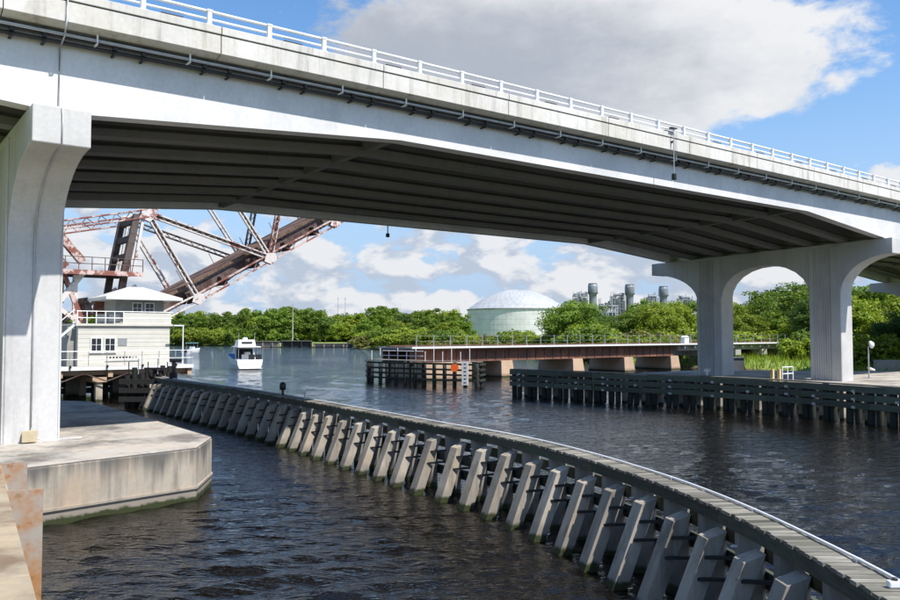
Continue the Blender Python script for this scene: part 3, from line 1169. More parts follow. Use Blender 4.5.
# ------------------------------------------------------------------ railway bridge
def rail_bridge():
    T = thing('railway_bridge', 'low rusty steel railway bridge on tan piers behind the fender', 'bridge', tuple(ORG), ANG)
    t0, t1 = 34.7, 39.3
    for t_ in (t0, t1 - .25):
        Ls = [35.7, 47, 56.9, 65, 73.4]
        for a, b in zip(Ls[:-1], Ls[1:]):
            m = B().box(a + .03, b - .03, t_ + .10, t_ + .15, 1.63, 2.72).box(a + .03, b - .03, t_, t_ + .25, 1.58, 1.63).box(a + .03, b - .03, t_, t_ + .25, 2.70, 2.75)
            k = a + .5
            while k < b - .3:
                m.box(k, k + .04, t_ + .01, t_ + .10, 1.63, 2.70)
                k += 1.2
            m.build('plate_girder', 'rail_girder', T)
    B().box(35.5, 98, t0 - .45, t1 + .45, 2.78, 2.96).build('deck', 'grey_concrete', T)
    B().box(35.5, 98, t0 - .62, t0 - .46, 2.86, 3.02).build('deck_edge', 'white_metal', T)
    for t_ in (36.2, 37.7):
        B().box(35.5, 98, t_, t_ + .08, 2.963, 3.12).build('track_rail', 'tie_brown', T)
    tm = B().box(-.1, .1, 35.4, 38.6, 2.962, 3.02).mesh('sleeper', 'tie_brown')
    for k in range(105):
        o = link('sleeper', tm, T); o.location = (35.8 + k * .59, 0, 0)
    pm = B().box(-.035, .035, -.035, .035, 0, 1.05).mesh('railing_post', 'galvanised')
    k = 36.0
    while k < 97:
        o = link('railing_post', pm, T); o.location = (k, t0 - .54, 3.0)
        k += 1.9
    for z in (3.5, 3.98):
        B().tube((36, t0 - .54, z), (97, t0 - .54, z), .006, n=5).build('rail', 'galvanised', T)
    # tapered tan piers
    for L in (47.0, 56.9, 65.0, 73.2):
        B().hexa([(L - 1.0, t0 - .6, -1.5), (L + 1.0, t0 - .6, -1.5), (L + 1.0, t1 + .6, -1.5), (L - 1.0, t1 + .6, -1.5)],
                 [(L - .72, t0 - .2, 1.575), (L + .72, t0 - .2, 1.575), (L + .72, t1 + .2, 1.575), (L - .72, t1 + .2, 1.575)]).build('pier', 'rail_pier', T, bevel=.03)
    B().box(36.3, 41.8, t0 - 1.2, t1, -1.5, 1.57).build('rest_pier', 'rail_pier', T, bevel=.03)
    for (a, b) in ((36.0, 36.2), (42.2, 42.5)):
        B().box(a, b, t0 + .2, t0 + .6, -1.5, 1.575).box(a, b, t1 - .6, t1 - .2, -1.5, 1.575).build('pile_bent', 'timber_dark', T)
    # grey trestle spans on the right
    for k in range(4):
        a = 74.2 + k * 6
        B().box(a, a + 5.94, t0 + .02, t1 - .02, 2.15, 2.777).build('slab_span', 'grey_concrete', T)
        m = B().box(a + 5.3, a + 6.5, t0 - .3, t1 + .3, 1.45, 2.145)
        m.build('bent_cap', 'grey_concrete', T)
        for tt in (t0, t0 + 2.1, t0 + 4.1):
            B().box(a + 5.65, a + 6.1, tt, tt + .45, -1.5, 1.445).build('pile', 'pile_old', T)
        for q in range(3):
            B().box(a + .6 + q * 2, a + .85 + q * 2, t0 - .44, t0 - .02, 2.45, 2.775).build('bracket', 'galvanised', T)
    return T


rail_bridge()
t = thing('signal_cabinet', 'small white cabinet on the railway bridge beside the far pier column', 'cabinet', tuple(BW(75.4, 34.55, 2.965)), ANG)
B().box(-.45, .45, -.2, .3, 0, .75).build('housing', 'sign_white', t, bevel=.02)
B().prism([(-.5, .75), (.5, .75), (.5, .80), (0, .95), (-.5, .80)], 'y', -.24, .34).build('lid', 'sign_white', t)

# ------------------------------------------------------------------ bascule railway span, raised
def bascule():
    T = thing('bascule_bridge', 'raised rusty steel truss drawbridge leaf beside the control house', 'drawbridge', tuple(ORG), ANG)
    tn, tf = 35.0, 40.0
    N = {'A': (12.9, 12.85), 'W': (2.0, 10.35), 'P': (13.6, 5.2), 'B': (16.66, 6.85), 'C': (22.4, 10.2), 'D': (28.2, 13.5), 'E': (34.0, 16.8),
         'T1': (17.6, 16.9), 'T2': (24.1, 19.2), 'T3': (30.2, 20.6)}
    def mem(name, a, b, w, h, material, planes=(tn, tf)):
        for k in planes:
            pa = N[a] if isinstance(a, str) else a; pb = N[b] if isinstance(b, str) else b
            B().bar((pa[0], k, pa[1]), (pb[0], k, pb[1]), w, h, (0, 1, 0) if False else (0, 0, 1)).build(name, material, T)
    # built-up members: two flange channels and lacing
    def laced(name, a, b, h, material, k, w=.34, lace=.7):
        pa = Vector((N[a][0], 0, N[a][1])) if isinstance(a, str) else Vector((a[0], 0, a[1]))
        pb = Vector((N[b][0], 0, N[b][1])) if isinstance(b, str) else Vector((b[0], 0, b[1]))
        d = (pb - pa).normalized(); n = Vector((-d.z, 0, d.x))
        m = B()
        for s in (-1, 1):
            o = n * (s * h / 2) + Vector((0, k, 0))
            m.bar(pa + o, pb + o, w, .09, n)
        ln = (pb - pa).length
        x = 0; s = 1
        while x < ln - lace:
            m.bar(pa + d * x + n * (s * h / 2) + Vector((0, k, 0)), pa + d * (x + lace) - n * (s * h / 2) + Vector((0, k, 0)), .04, .06, (0, 1, 0))
            x += lace; s = -s
        o = m.build(name, material, T)
        wb = Vector((0, k + .06, 0))
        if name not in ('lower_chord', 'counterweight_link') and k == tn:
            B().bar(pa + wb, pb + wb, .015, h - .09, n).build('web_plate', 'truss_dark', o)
    for k in (tn, tf):
        laced('lower_chord', 'P', 'B', .55, 'truss_paint', k)
        laced('lower_chord', 'B', 'C', .55, 'truss_red', k)
        laced('lower_chord', 'C', 'D', .55, 'truss_red', k)
        laced('lower_chord', 'D', 'E', .55, 'truss_red', k)
        laced('counterweight_link', 'W', 'A', .55, 'truss_red', k, .45, .5)
        laced('upper_chord', 'A', 'T1', .45, 'truss_paint', k)
        laced('upper_chord', 'T1', 'T2', .45, 'truss_red', k)
        laced('upper_chord', 'T2', 'T3', .45, 'truss_red', k)
        laced('end_post', 'T3', 'E', .40, 'truss_red', k)
        laced('diagonal', 'A', 'B', .30, 'truss_paint', k, .30, .5)
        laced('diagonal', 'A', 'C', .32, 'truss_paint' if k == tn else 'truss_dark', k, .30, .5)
        laced('diagonal', 'C', 'T1', .28, 'truss_paint', k, .24, .45)
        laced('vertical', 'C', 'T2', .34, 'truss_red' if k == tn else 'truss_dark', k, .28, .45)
        laced('diagonal', 'D', 'T2', .28, 'truss_paint', k, .24, .45)
        laced('vertical', 'D', 'T3', .3, 'truss_red', k, .24, .45)
        for nd, s in (('A', .62), ('B', .5), ('C', .55), ('D', .5)):
            x, z = N[nd]
            for q in (-.2, .2):
                B().prism([(x - s, z - s * .6), (x + s * .2, z - s), (x + s, z - s * .2), (x + s * .7, z + s * .7), (x - s * .6, z + s * .6)], 'y', k + q - .012, k + q + .012).build('gusset_plate', 'truss_paint', T)
    # floor: beams, stringers, ties
    dv = Vector((N['E'][0] - N['P'][0], 0, N['E'][1] - N['P'][1])).normalized(); nv = Vector((-dv.z, 0, dv.x))
    P0 = Vector((N['P'][0], 0, N['P'][1])); LN = 24.0
    for k in range(9):
        c = P0 + dv * (k * LN / 8) + nv * .15
        B().bar(c + Vector((0, tn + .15, 0)), c + Vector((0, tf - .15, 0)), .30, .75, nv).build('floor_beam', 'truss_dark', T)
    for tt, mm in ((tn + 1.3, 'truss_paint'), (tn + 2.0, 'truss_dark'), (tf - 2.0, 'truss_dark'), (tf - 1.3, 'truss_dark')):
        c = P0 + nv * .72 + Vector((0, tt, 0))
        B().bar(c, c + dv * LN, .25, .38, nv).build('stringer', mm, T)
    c = P0 + nv * .35 + Vector((0, tn + .8, 0))
    B().bar(c, c + dv * LN, .10, .80, nv).build('stringer', 'truss_dark', T)  # extra dark plate, added so the leaf's underside reads as shaded
    tie = B().bar((0, tn + .5, 0), (0, tf - .5, 0), .298, .22, tuple(nv)).mesh('tie', 'tie_brown')
    for k in range(76):
        c = P0 + dv * (.3 + k * .312) + nv * 1.05
        o = link('tie', tie, T); o.location = tuple(c)
    for k in range(8):
        c = P0 + dv * (1.5 + k * 3) + nv * 1.1 + Vector((0, tf - .6, 0))
        B().bar(c, c + nv * .95, .04, .04).build('railing_post', 'truss_dark', T)
    for k in range(4):
        a = P0 + dv * (k * 6); b = P0 + dv * (k * 6 + 6)
        B().bar(a + Vector((0, tn, 0)), b + Vector((0, tf, 0)), .12, .10).build('lateral_brace', 'truss_dark', T)
    # overhead struts
    for nd in ('A', 'T1', 'T2', 'T3'):
        x, z = N[nd]
        B().bar((x, tn, z), (x, tf, z), .3, .35).build('top_strut', 'truss_paint', T)
    # tower: two lattice legs each side, catwalk, braces
    for k in (tn, tf):
        kk = k if k == tn else tf - 1.4
        B().bar((12.15, kk, 12.7), (11.35, kk, 8.4), .34, .46, (1, 0, 0)).build('tower_leg', 'truss_dark', T)
        B().bar((11.35, kk, 8.4), (10.5, kk, 2.3), .34, .46, (1, 0, 0)).build('tower_leg', 'truss_dark', T)
        B().bar((12.62, kk, 12.7), (11.95, kk, 8.4), .2, .2, (0, 1, 0)).build('tower_post', 'truss_paint', T)
        B().bar((7.0, k, 11.0), (8.6, k, 9.1), .5, .5, (0, 1, 0)).build('rocker_arm', 'truss_red', T)
        B().bar((4.2, k, 2.3), (8.6, k, 8.3), .34, .34, (0, 1, 0)).build('tower_brace', 'truss_paint', T)
        B().bar((9.7, k, 2.3), (7.4, k, 8.3), .30, .30, (0, 1, 0)).build('tower_brace', 'truss_red', T)
        B().bar((8.7, k, 5.3), (12.2, k, 7.6), .26, .26, (0, 1, 0)).build('tower_brace', 'truss_paint', T)
        B().bar((7.2, k, 5.9), (10.6, k, 3.2), .26, .26, (0, 1, 0)).build('tower_brace', 'truss_paint', T)
        B().bar((6.6, k, 2.3), (6.6, k, 8.3), .24, .24, (0, 1, 0)).build('tower_brace', 'truss_dark', T)
        B().bar((8.15, k, 2.3), (8.15, k, 8.2), .28, .28, (0, 1, 0)).build('tower_brace', 'truss_paint', T)
        B().prism([(9.3, 5.6), (9.9, 5.2), (10.5, 5.9), (10.1, 6.9), (9.5, 6.8)], 'y', k - .2, k + .2).build('gear_housing', 'truss_red', T)
        B().prism([(7.6, 3.7), (8.5, 3.7), (8.8, 4.2), (8.2, 4.6), (7.5, 4.3)], 'y', k - .35, k + .35).build('bearing_block', 'truss_red', T)
    for z in (12.3, 11.0, 9.7):
        x = 11.35 + (z - 8.4) * .186
        B().box(x - .16, x + .16, tn, tf - 1.4, z - .2, z + .2).build('tower_batten', 'truss_dark', T)
    B().box(3.0, 12.4, tn - .9, tf + .5, 8.40, 8.48).build('catwalk_deck', 'truss_dark', T)
    B().box(3.0, 12.4, tn - .92, tn - .84, 8.20, 8.52).build('catwalk_edge', 'truss_red', T)
    for k in range(12):
        B().box(3.1 + k * .84, 3.15 + k * .84, tn - .9, tn - .85, 8.52, 9.40).build('railing_post', 'truss_dark' if k % 3 else 'truss_red', T)
    for z in (8.95, 9.4):
        B().tube((3, tn - .88, z), (12.4, tn - .88, z), .03, n=6).build('rail', 'truss_dark', T)
    B().box(2.2, 7.6, tn + .7, tf - .7, 6.3, 8.3).build('counterweight', 'truss_dark', T)
    B().box(2.0, 6.4, tn + .4, tf - .4, 9.2, 10.4).build('counterweight', 'truss_dark', T)
    B().box(3.5, 14.5, tn - .6, tf + .6, 1.75, 2.30).build('base_slab', 'grey_concrete', T)
    for L in (4.5, 8, 11, 13.6):
        for k in (tn, tf):
            B().box(L - .4, L + .4, k - .4, k + .4, -1.5, 1.745).build('base_pile', 'pile_old', T)
    return T


bascule()

# ------------------------------------------------------------------ bridge control house
def control_house():
    T = thing('control_house', 'white two-storey drawbridge control house on piles with hip roof', 'building', tuple(ORG), ANG)
    f = 30.0
    zt = 4.70
    B().box(3.0, 14.2, f - 1.0, f + 4.6, 1.98, 2.16).build('deck', 'grey_concrete', T)
    B().box(3.0, 14.2, f - 1.04, f - 1.002, 1.95, 2.18).build('deck_edge', 'white_metal', T)
    wl = B().box(7.25, 12.95, f, f + 4, 2.163, zt).build('wall', 'siding', T, bevel=.02)
    # clapboard courses on the front
    for k in range(9):
        z = 2.30 + k * .27
        B().box(7.24, 12.96, f - .012, f - .002, z, z + .012).build('siding_course', 'siding', wl)
    B().box(7.1, 13.1, f - .12, f + 4.1, zt + .002, zt + .14).build('balcony_slab', 'siding', T)
    # stairwell and left annex
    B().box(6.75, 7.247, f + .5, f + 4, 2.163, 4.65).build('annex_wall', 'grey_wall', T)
    for k in range(10):
        B().box(4.2 + k * .27, 4.5 + k * .27, f - .6, f + .2, 2.25 + k * .25, 2.30 + k * .25).build('stair_tread', 'galvanised', T)
    for dz in (0.0, .95):
        B().bar((4.2, f - .62, 2.2 + dz), (6.9, f - .62, 4.75 + dz), .06, .14 if dz == 0 else .05).build('stair_stringer' if dz == 0 else 'rail', 'white_metal', T)
    # upper room
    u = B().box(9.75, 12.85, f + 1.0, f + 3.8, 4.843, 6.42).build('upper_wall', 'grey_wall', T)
    B().box(9.95, 13.0, f - .08, f + .02, 4.845, 5.55).build('balcony_parapet', 'siding', T)
    # hip roof with wide eaves
    e = [(8.95, f + .1), (13.75, f + .1), (13.75, f + 4.7), (8.95, f + 4.7)]
    rf_ = B()
    rf_.add([(x, y, 6.60) for x, y in e] + [(10.9, f + 2.1, 7.35), (11.8, f + 2.1, 7.35), (11.8, f + 2.7, 7.35), (10.9, f + 2.7, 7.35)],
            [(0, 1, 5, 4), (1, 2, 6, 5), (2, 3, 7, 6), (3, 0, 4, 7), (4, 5, 6, 7), (3, 2, 1, 0)])
    r_ = rf_.build('roof', 'roof_white', T)
    B().box(8.9, 13.8, f + .05, f + 4.75, 6.42, 6.597).build('fascia_board', 'white_metal', r_)
    # windows
    def window(x0, x1, z0, z1, y, par=T):
        w = B().box(x0 - .07, x1 + .07, y - .05, y - .003, z0 - .07, z1 + .07).build('window', 'white_metal', par)
        xm = (x0 + x1) / 2; zm = (z0 + z1) / 2
        for (a, b) in ((x0, xm - .02), (xm + .02, x1)):
            for (c, dd) in ((z0, zm - .02), (zm + .02, z1)):
                B().box(a, b, y - .062, y - .052, c, dd).build('pane', 'window_glass', w)
        B().box(x0 - .12, x1 + .12, y - .11, y - .052, z0 - .12, z0 - .075).build('sill', 'white_metal', w)
    window(8.06, 8.62, 3.12, 3.90, f)
    window(8.88, 9.44, 3.12, 3.90, f)
    window(10.85, 11.35, 5.55, 6.20, f + 1.0)
    window(11.65, 12.15, 5.55, 6.20, f + 1.0)
    B().box(9.65, 10.2, f - .03, f - .003, 3.45, 3.92).build('vent', 'galvanised', T)
    for k in range(10):
        B().box(8.95 + k * .20, 9.05 + k * .20, f - .035, f - .003, 2.62, 2.74).build('wall_mark', 'black_metal' if 1 <= k <= 7 else 'galvanised', T)  # row of marks taken for railing shadow, built in as solid blocks
    B().box(8.9, 11.0, f - .045, f - .003, 2.44, 2.48).build('mark_underline', 'galvanised', T)  # line under those marks, built as a thin grey strip
    # deck railing
    for k in range(11):
        x = 3.4 + k * 1.07
        B().box(x - .02, x + .02, f - .97, f - .93, 2.163, 3.12).build('railing_post', 'galvanised', T)
        if k % 2 == 1:
            B().box(x - .06, x + .06, f - 1.14, f - 1.045, 2.10, 2.26).build('deck_lamp', 'black_metal', T)
    for z in (2.62, 3.12):
        B().tube((3.2, f - .95, z), (14.2, f - .95, z), .014, n=6).build('rail', 'galvanised', T)
    # balcony railing
    for k in range(6):
        x = 7.2 + k * .55
        B().box(x - .025, x + .025, f - .10, f - .05, zt + .143, 5.62).build('railing_post', 'white_metal', T)
    for z in (5.2, 5.62):
        B().tube((7.15, f - .075, z), (13.1, f - .075, z), .018, n=6).build('rail', 'galvanised', T)
    for k in range(2):
        B().box(8.35 + k * .8, 9.05 + k * .8, f + .35, f + .42, 4.9, 5.45).build('equipment_panel', 'plant_dark', T)
    # right side landing with post
    B().box(13.5, 13.56, f - .9, f - .84, 2.18, 4.75).build('landing_post', 'white_metal', T)
    B().box(12.9, 13.6, f - .9, f - .82, 4.70, 4.78).build('landing_beam', 'white_metal', T)
    # beams and piles below
    for x in (3.2, 6.1, 9.0, 11.9, 14.0):
        m = B().box(x - .14, x + .14, f - .9, f + 4.4, 1.50, 1.975).build('cross_beam', 'rail_pier', T)
    B().box(3.0, 14.2, f - .5, f - .2, 1.62, 1.973).build('edge_beam', 'rail_pier', T)
    for k in range(8):
        a = 3.4 + k * 1.35
        B().bar((a, f - .95, 1.25 + .5 * (k % 2)), (a + 1.3, f - .95, 1.75 - .5 * (k % 2)), .05, .07).build('knee_brace', 'truss_dark', T)
    for x in (4.3, 8.4, 12.45):
        B().box(x - .42, x + .42, f - .75, f + 4.2, 1.18, 1.495).build('pile_cap', 'rail_pier', T)
        for y in (f - .45, f + 3.6):
            B().box(x - .20, x + .20, y - .2, y + .2, -1.5, 1.177).build('pile', 'pile_concrete', T)
    for k in range(15):
        x = 3.2 + k * .78
        B().tube((x, f + 4.9, -1.5), (x, f + 4.9, 1.9), .18, n=8).build('back_pile', 'timber_dark', T)
    for z in (.35, .8, 1.25, 1.65):
        B().box(2.6, 14.4, f + 4.62, f + 4.72, z - .19, z + .19).build('back_board', 'timber_dark', T)
    return T


control_house()

# dolphin cluster of dark timber piles between house and fender
def dolphin():
    c = Vector((-17.1, 46.6, 0))
    T = thing('pile_dolphin', 'cluster of dark timber piles between control house and curved fender', 'piles', (c.x, c.y, 0))
    g = random.Random(4)
    for i in range(26):
        x = (i % 7) * .36 - 1.2 + g.uniform(-.1, .1); y = (i // 7) * .5 - .8 + g.uniform(-.1, .1)
        h = g.uniform(1.5, 2.35)
        B().tube((x, y, -1.5), (x + g.uniform(-.05, .05), y, h), .17, .15, 8).build('pile', 'timber_black', T)
    for z in (.5, 1.0, 1.5):
        B().box(-1.6, 1.5, -1.28, -1.16, z - .14, z + .14).build('waler', 'timber_black', T)
    for k in range(5):
        x = -1.2 + k * .55
        B().tube((x, -.9, 1.9), (x, -.9, 2.6 + .2 * (k % 2)), .03).build('thin_post', 'galvanised' if k % 2 else 'black_metal', T)
    B().box(-.3, 1.0, -1.0, -.8, 2.20, 2.28).build('cross_board', 'black_metal', T)


dolphin()
p, d = fsm[20]
t = thing('mooring_lamp', 'dark hooded lamp post at the far end of the curved fender', 'lamp', (p.x, p.y, 1.75))
B().box(-.16, .16, -.16, .16, 0, .35).build('base', 'black_metal', t)
B().tube((0, 0, .35), (0, 0, 1.05), .11).build('shaft', 'black_metal', t)
B().box(-.2, .42, -.12, .12, .92, 1.08).build('hood', 'black_metal', t, bevel=.03)

# ------------------------------------------------------------------ near seawall with sheet piles
def seawall():
    T = thing('seawall', 'weathered tan concrete seawall cap along the lower left edge', 'seawall', (-6, 11, 0))
    T.location = (0, 0, 0)
    e0 = Vector((-8.62, 15.4, 0)); e1 = Vector((2.2, -2.4, 0))
    d = (e1 - e0).normalized(); n = Vector((d.y, -d.x, 0))     # n: to the land side
    n = n if n.x < 0 else -n
    ln = (e1 - e0).length
    k = 0
    while k < ln - .1:
        l = min(2.8, ln - k)
        a = e0 + d * (k + .008); b = e0 + d * (k + l - .008)
        q = [a, b, b + n * 1.6, a + n * 1.6]
        B().hexa([(v.x, v.y, 1.38) for v in q], [(v.x, v.y, 1.8) for v in q]).build('cap_block', 'seawall', T, bevel=.02)
        k += l
    q = [e0 + n * 1.61, e1 + n * 1.61, e1 + n * 14, e0 + n * 14]
    B().hexa([(v.x, v.y, 1.0) for v in q], [(v.x, v.y, 1.74) for v in q]).build('apron', 'seawall', T)
    # corrugated steel sheet piles under the cap; two stand proud past its edge
    w = e0 + n * .12; m = B()
    pts = []
    k = 0.0; s = 0
    while k < ln:
        for (a, o) in ((0, 0), (.55, 0), (.7, .30), (1.25, .30), (1.4, 0)):
            pts.append(w + d * (k + a) + n * o)
        k += 1.4
    vs = []
    for v in pts: vs += [(v.x, v.y, -1.5), (v.x, v.y, 1.379)]
    m.add(vs, [(2 * i, 2 * i + 2, 2 * i + 3, 2 * i + 1) for i in range(len(pts) - 1)])
    m.build('sheet_pile_wall', 'sheet_pile', T)
    for (L, wd, top) in ((.25, .52, 1.79), (3.30, .56, 1.79)):
        a = e0 + d * L + n * .02; b = a - n * wd * .93 + d * .10
        m = B().bar((a.x, a.y, (top - 1.5) / 2), (b.x, b.y, (top - 1.5) / 2), .028, top + 1.5)
        m.build('steel_flange', 'sheet_pile', T)
    a = e0 + d * .25 - n * .02; b = e0 + d * 3.30 - n * .02
    B().bar((a.x, a.y, .2), (b.x, b.y, .2), .025, 3.1).build('steel_web', 'sheet_pile', T)
    return T


seawall()

# ------------------------------------------------------------------ things on the right footing
t = thing('floodlight_post', 'slim grey post with round floodlight on the right footing', 'lamp', tuple(BW(47.9, .7, 1.35)), ANG)
B().tube((0, 0, 0), (0, 0, 2.05), .045).build('post', 'galvanised', t)
o = B().lathe([(.10, 0), (.24, .06), (.25, .16), (.10, .30), (.05, .31)], 14).build('lamp_head', 'white_metal', t, smooth=True)
o.location = (0, -.05, 2.12)
o.rotation_euler = (R(75), 0, R(20))
B().hexa([(.02, -.1, .62), (.6, -.12, .46), (.6, .12, .46), (.02, .1, .62)], [(.02, -.1, .70), (.6, -.12, .56), (.6, .12, .56), (.02, .1, .70)]).build('lower_lamp', 'white_metal', t)
B().box(-.14, .14, -.14, .14, 0, .03).build('base_plate', 'galvanised', t)

t = thing('ladder_landing', 'white rail and yellow posts at the top of a ladder on the right footing', 'railing', tuple(BW(39.1, 2.2, 1.35)), ANG)
for x in (0, .75):
    B().box(x - .09, x + .09, -.08, .08, 0, .75).build('yellow_post', 'yellow_post', t)
for x in (1.1, 1.7, 2.3):
    B().tube((x, 0, 0), (x, 0, .85), .03).build('railing_post', 'white_metal', t)
for z in (.45, .85):
    B().tube((1.1, 0, z), (2.3, 0, z), .03).build('rail', 'white_metal', t)
t = thing('bollard_sign', 'short pale marker standing by the far column of the right pier', 'marker', tuple(BW(39.3, 6.8, 1.35)), ANG)
B().tube((0, 0, 0), (0, 0, .5), .05).build('post', 'sign_white', t)
B().box(-.35, .35, -.02, .02, .42, .62).build('panel', 'galvanised', t)
c = Vector((28.8, 81.5, 0))
t = thing('utility_box', 'dark grey utility box by the bank under the railway trestle', 'utility box', (c.x, c.y, -.2))
B().box(-.9, .9, -.6, .6, 0, 1.9).build('housing', 'plant_dark', t, bevel=.03)
B().box(-1.0, 1.0, -.7, .7, 1.902, 2.0).build('lid', 'plant_dark', t)
t = thing('retaining_wall', 'long low grey concrete wall below the trees at the right edge', 'wall', (37.0, 70, 0), R(-14))
for k in range(6):
    B().box(k * 5 + .012, k * 5 + 4.988, -.2, .2, -.6, 1.75).build('wall_panel', 'grey_concrete', t, bevel=.02)
    B().box(k * 5 + .012, k * 5 + 4.988, -.26, .26, 1.752, 1.9).build('coping', 'grey_concrete', t)

# ------------------------------------------------------------------ far bulkheads on the bank
def bulkhead(label, a, b, ztop, material, pil='pile_concrete'):
    a = Vector((*a, 0)); b = Vector((*b, 0)); l = (b - a).length; d = (b - a) / l
    T = thing('bulkhead', label, 'bulkhead', (a.x, a.y, 0), math.atan2(d.y, d.x))
    k = 0
    while k < l:
        B().box(k + .02, k + min(3, l - k) - .02, 0, .25, -1, ztop).build('wall_panel', material, T)
        B().box(k + .3, k + .7, -.45, -.01, -1, ztop - .25).build('pile', pil, T)
        k += 3
    B().box(0, l, -.5, .4, ztop + .002, ztop + .2).build('cap', 'plank_grey', T)


bulkhead('pale piled bulkhead on the far bank behind the cruiser', (-60, 242.5), (-51.5, 242), 1.6, 'footing_side')
bulkhead('black bulkhead wall on the far bank below the grass', (-51, 242), (-41.5, 240.5), 1.75, 'timber_dark', 'timber_dark')
bulkhead('sandy timber bulkhead in the middle of the far bank', (-41, 240), (-30.5, 238.5), 1.0, 'footing_side', 'rail_pier')
bulkhead('short black bulkhead with pale piles nearest the shrubs', (-30, 236), (-22.5, 226), 1.75, 'timber_dark')
t = thing('utility_pole', 'tall slim pole standing on the grassy far bank', 'pole', (-51.5, 262, .6))
B().tube((0, 0, 0), (0, 0, 13), .22, .14).build('shaft', 'grey_concrete', t)
B().box(-.8, .8, -.06, .06, 11.8, 11.95).build('cross_arm', 'bark', t)
for k, (x, y) in enumerate(((-70, 500), (-65.5, 500))):
    t = thing('mast', ('left' if k == 0 else 'right') + ' one of two thin masts above the far trees', 'mast', (x, y, .8))
    B().tube((0, 0, 0), (0, 0, 26), .25, .12, 6).build('shaft', 'plant_pale', t)
    B().box(-.8, .8, -.1, .1, 24.6, 24.8).build('cross_arm', 'plant_pale', t)

# ------------------------------------------------------------------ storage tank and power plant
def tank():
    T = thing('storage_tank', 'huge pale round storage tank with shallow domed roof', 'tank', (33.5, 400, .5))
    Rr = 24.6
    for k in range(6):
        B().lathe([(Rr + .02 * k, k * 2.55 + .02), (Rr + .02 * k, k * 2.55 + 2.53)], 72).build('shell_course', 'tank_wall', T, smooth=False)
    B().lathe([(Rr - .3, 0), (Rr - .3, 15.3)], 72).build('inner_shell', 'tank_wall', T)
    B().lathe([(Rr + .6, 15.0), (Rr + .6, 15.5), (Rr, 15.55)], 72).build('eave_ring', 'plant_steel', T)
    # dome of flat panels
    n = 40; rings = 9
    pr = []
    for k in range(rings + 1):
        a = k / rings
        r = Rr * (1 - a) + .02
        pr.append((r, 15.56 + 9.7 * (1 - (r / Rr) ** 2)))
    m = B()
    for k in range(rings):
        for i in range(n):
            a0 = 2 * math.pi * (i + .5 * (k % 2)) / n; a1 = 2 * math.pi * (i + 1 + .5 * (k % 2)) / n
            am = (a0 + a1) / 2
            r0, z0 = pr[k]; r1, z1 = pr[k + 1]
            nb = 2 * math.pi * .5 / n
            j = random.uniform(0, .10)
            m.add([(r0 * math.cos(a0), r0 * math.sin(a0), z0), (r0 * math.cos(a1), r0 * math.sin(a1), z0), (r1 * math.cos(a0 + nb), r1 * math.sin(a0 + nb), z1), (r1 * math.cos(a1 + nb), r1 * math.sin(a1 + nb), z1), (.5 * (r0 + r1) * math.cos(am + nb / 2), .5 * (r0 + r1) * math.sin(am + nb / 2), .5 * (z0 + z1) + .15 + j)],
                  [(0, 1, 4), (1, 3, 4), (3, 2, 4), (2, 0, 4)])
    o = m.build('dome_panels', 'tank_dome', T)
    o['kind'] = 'stuff'


tank()


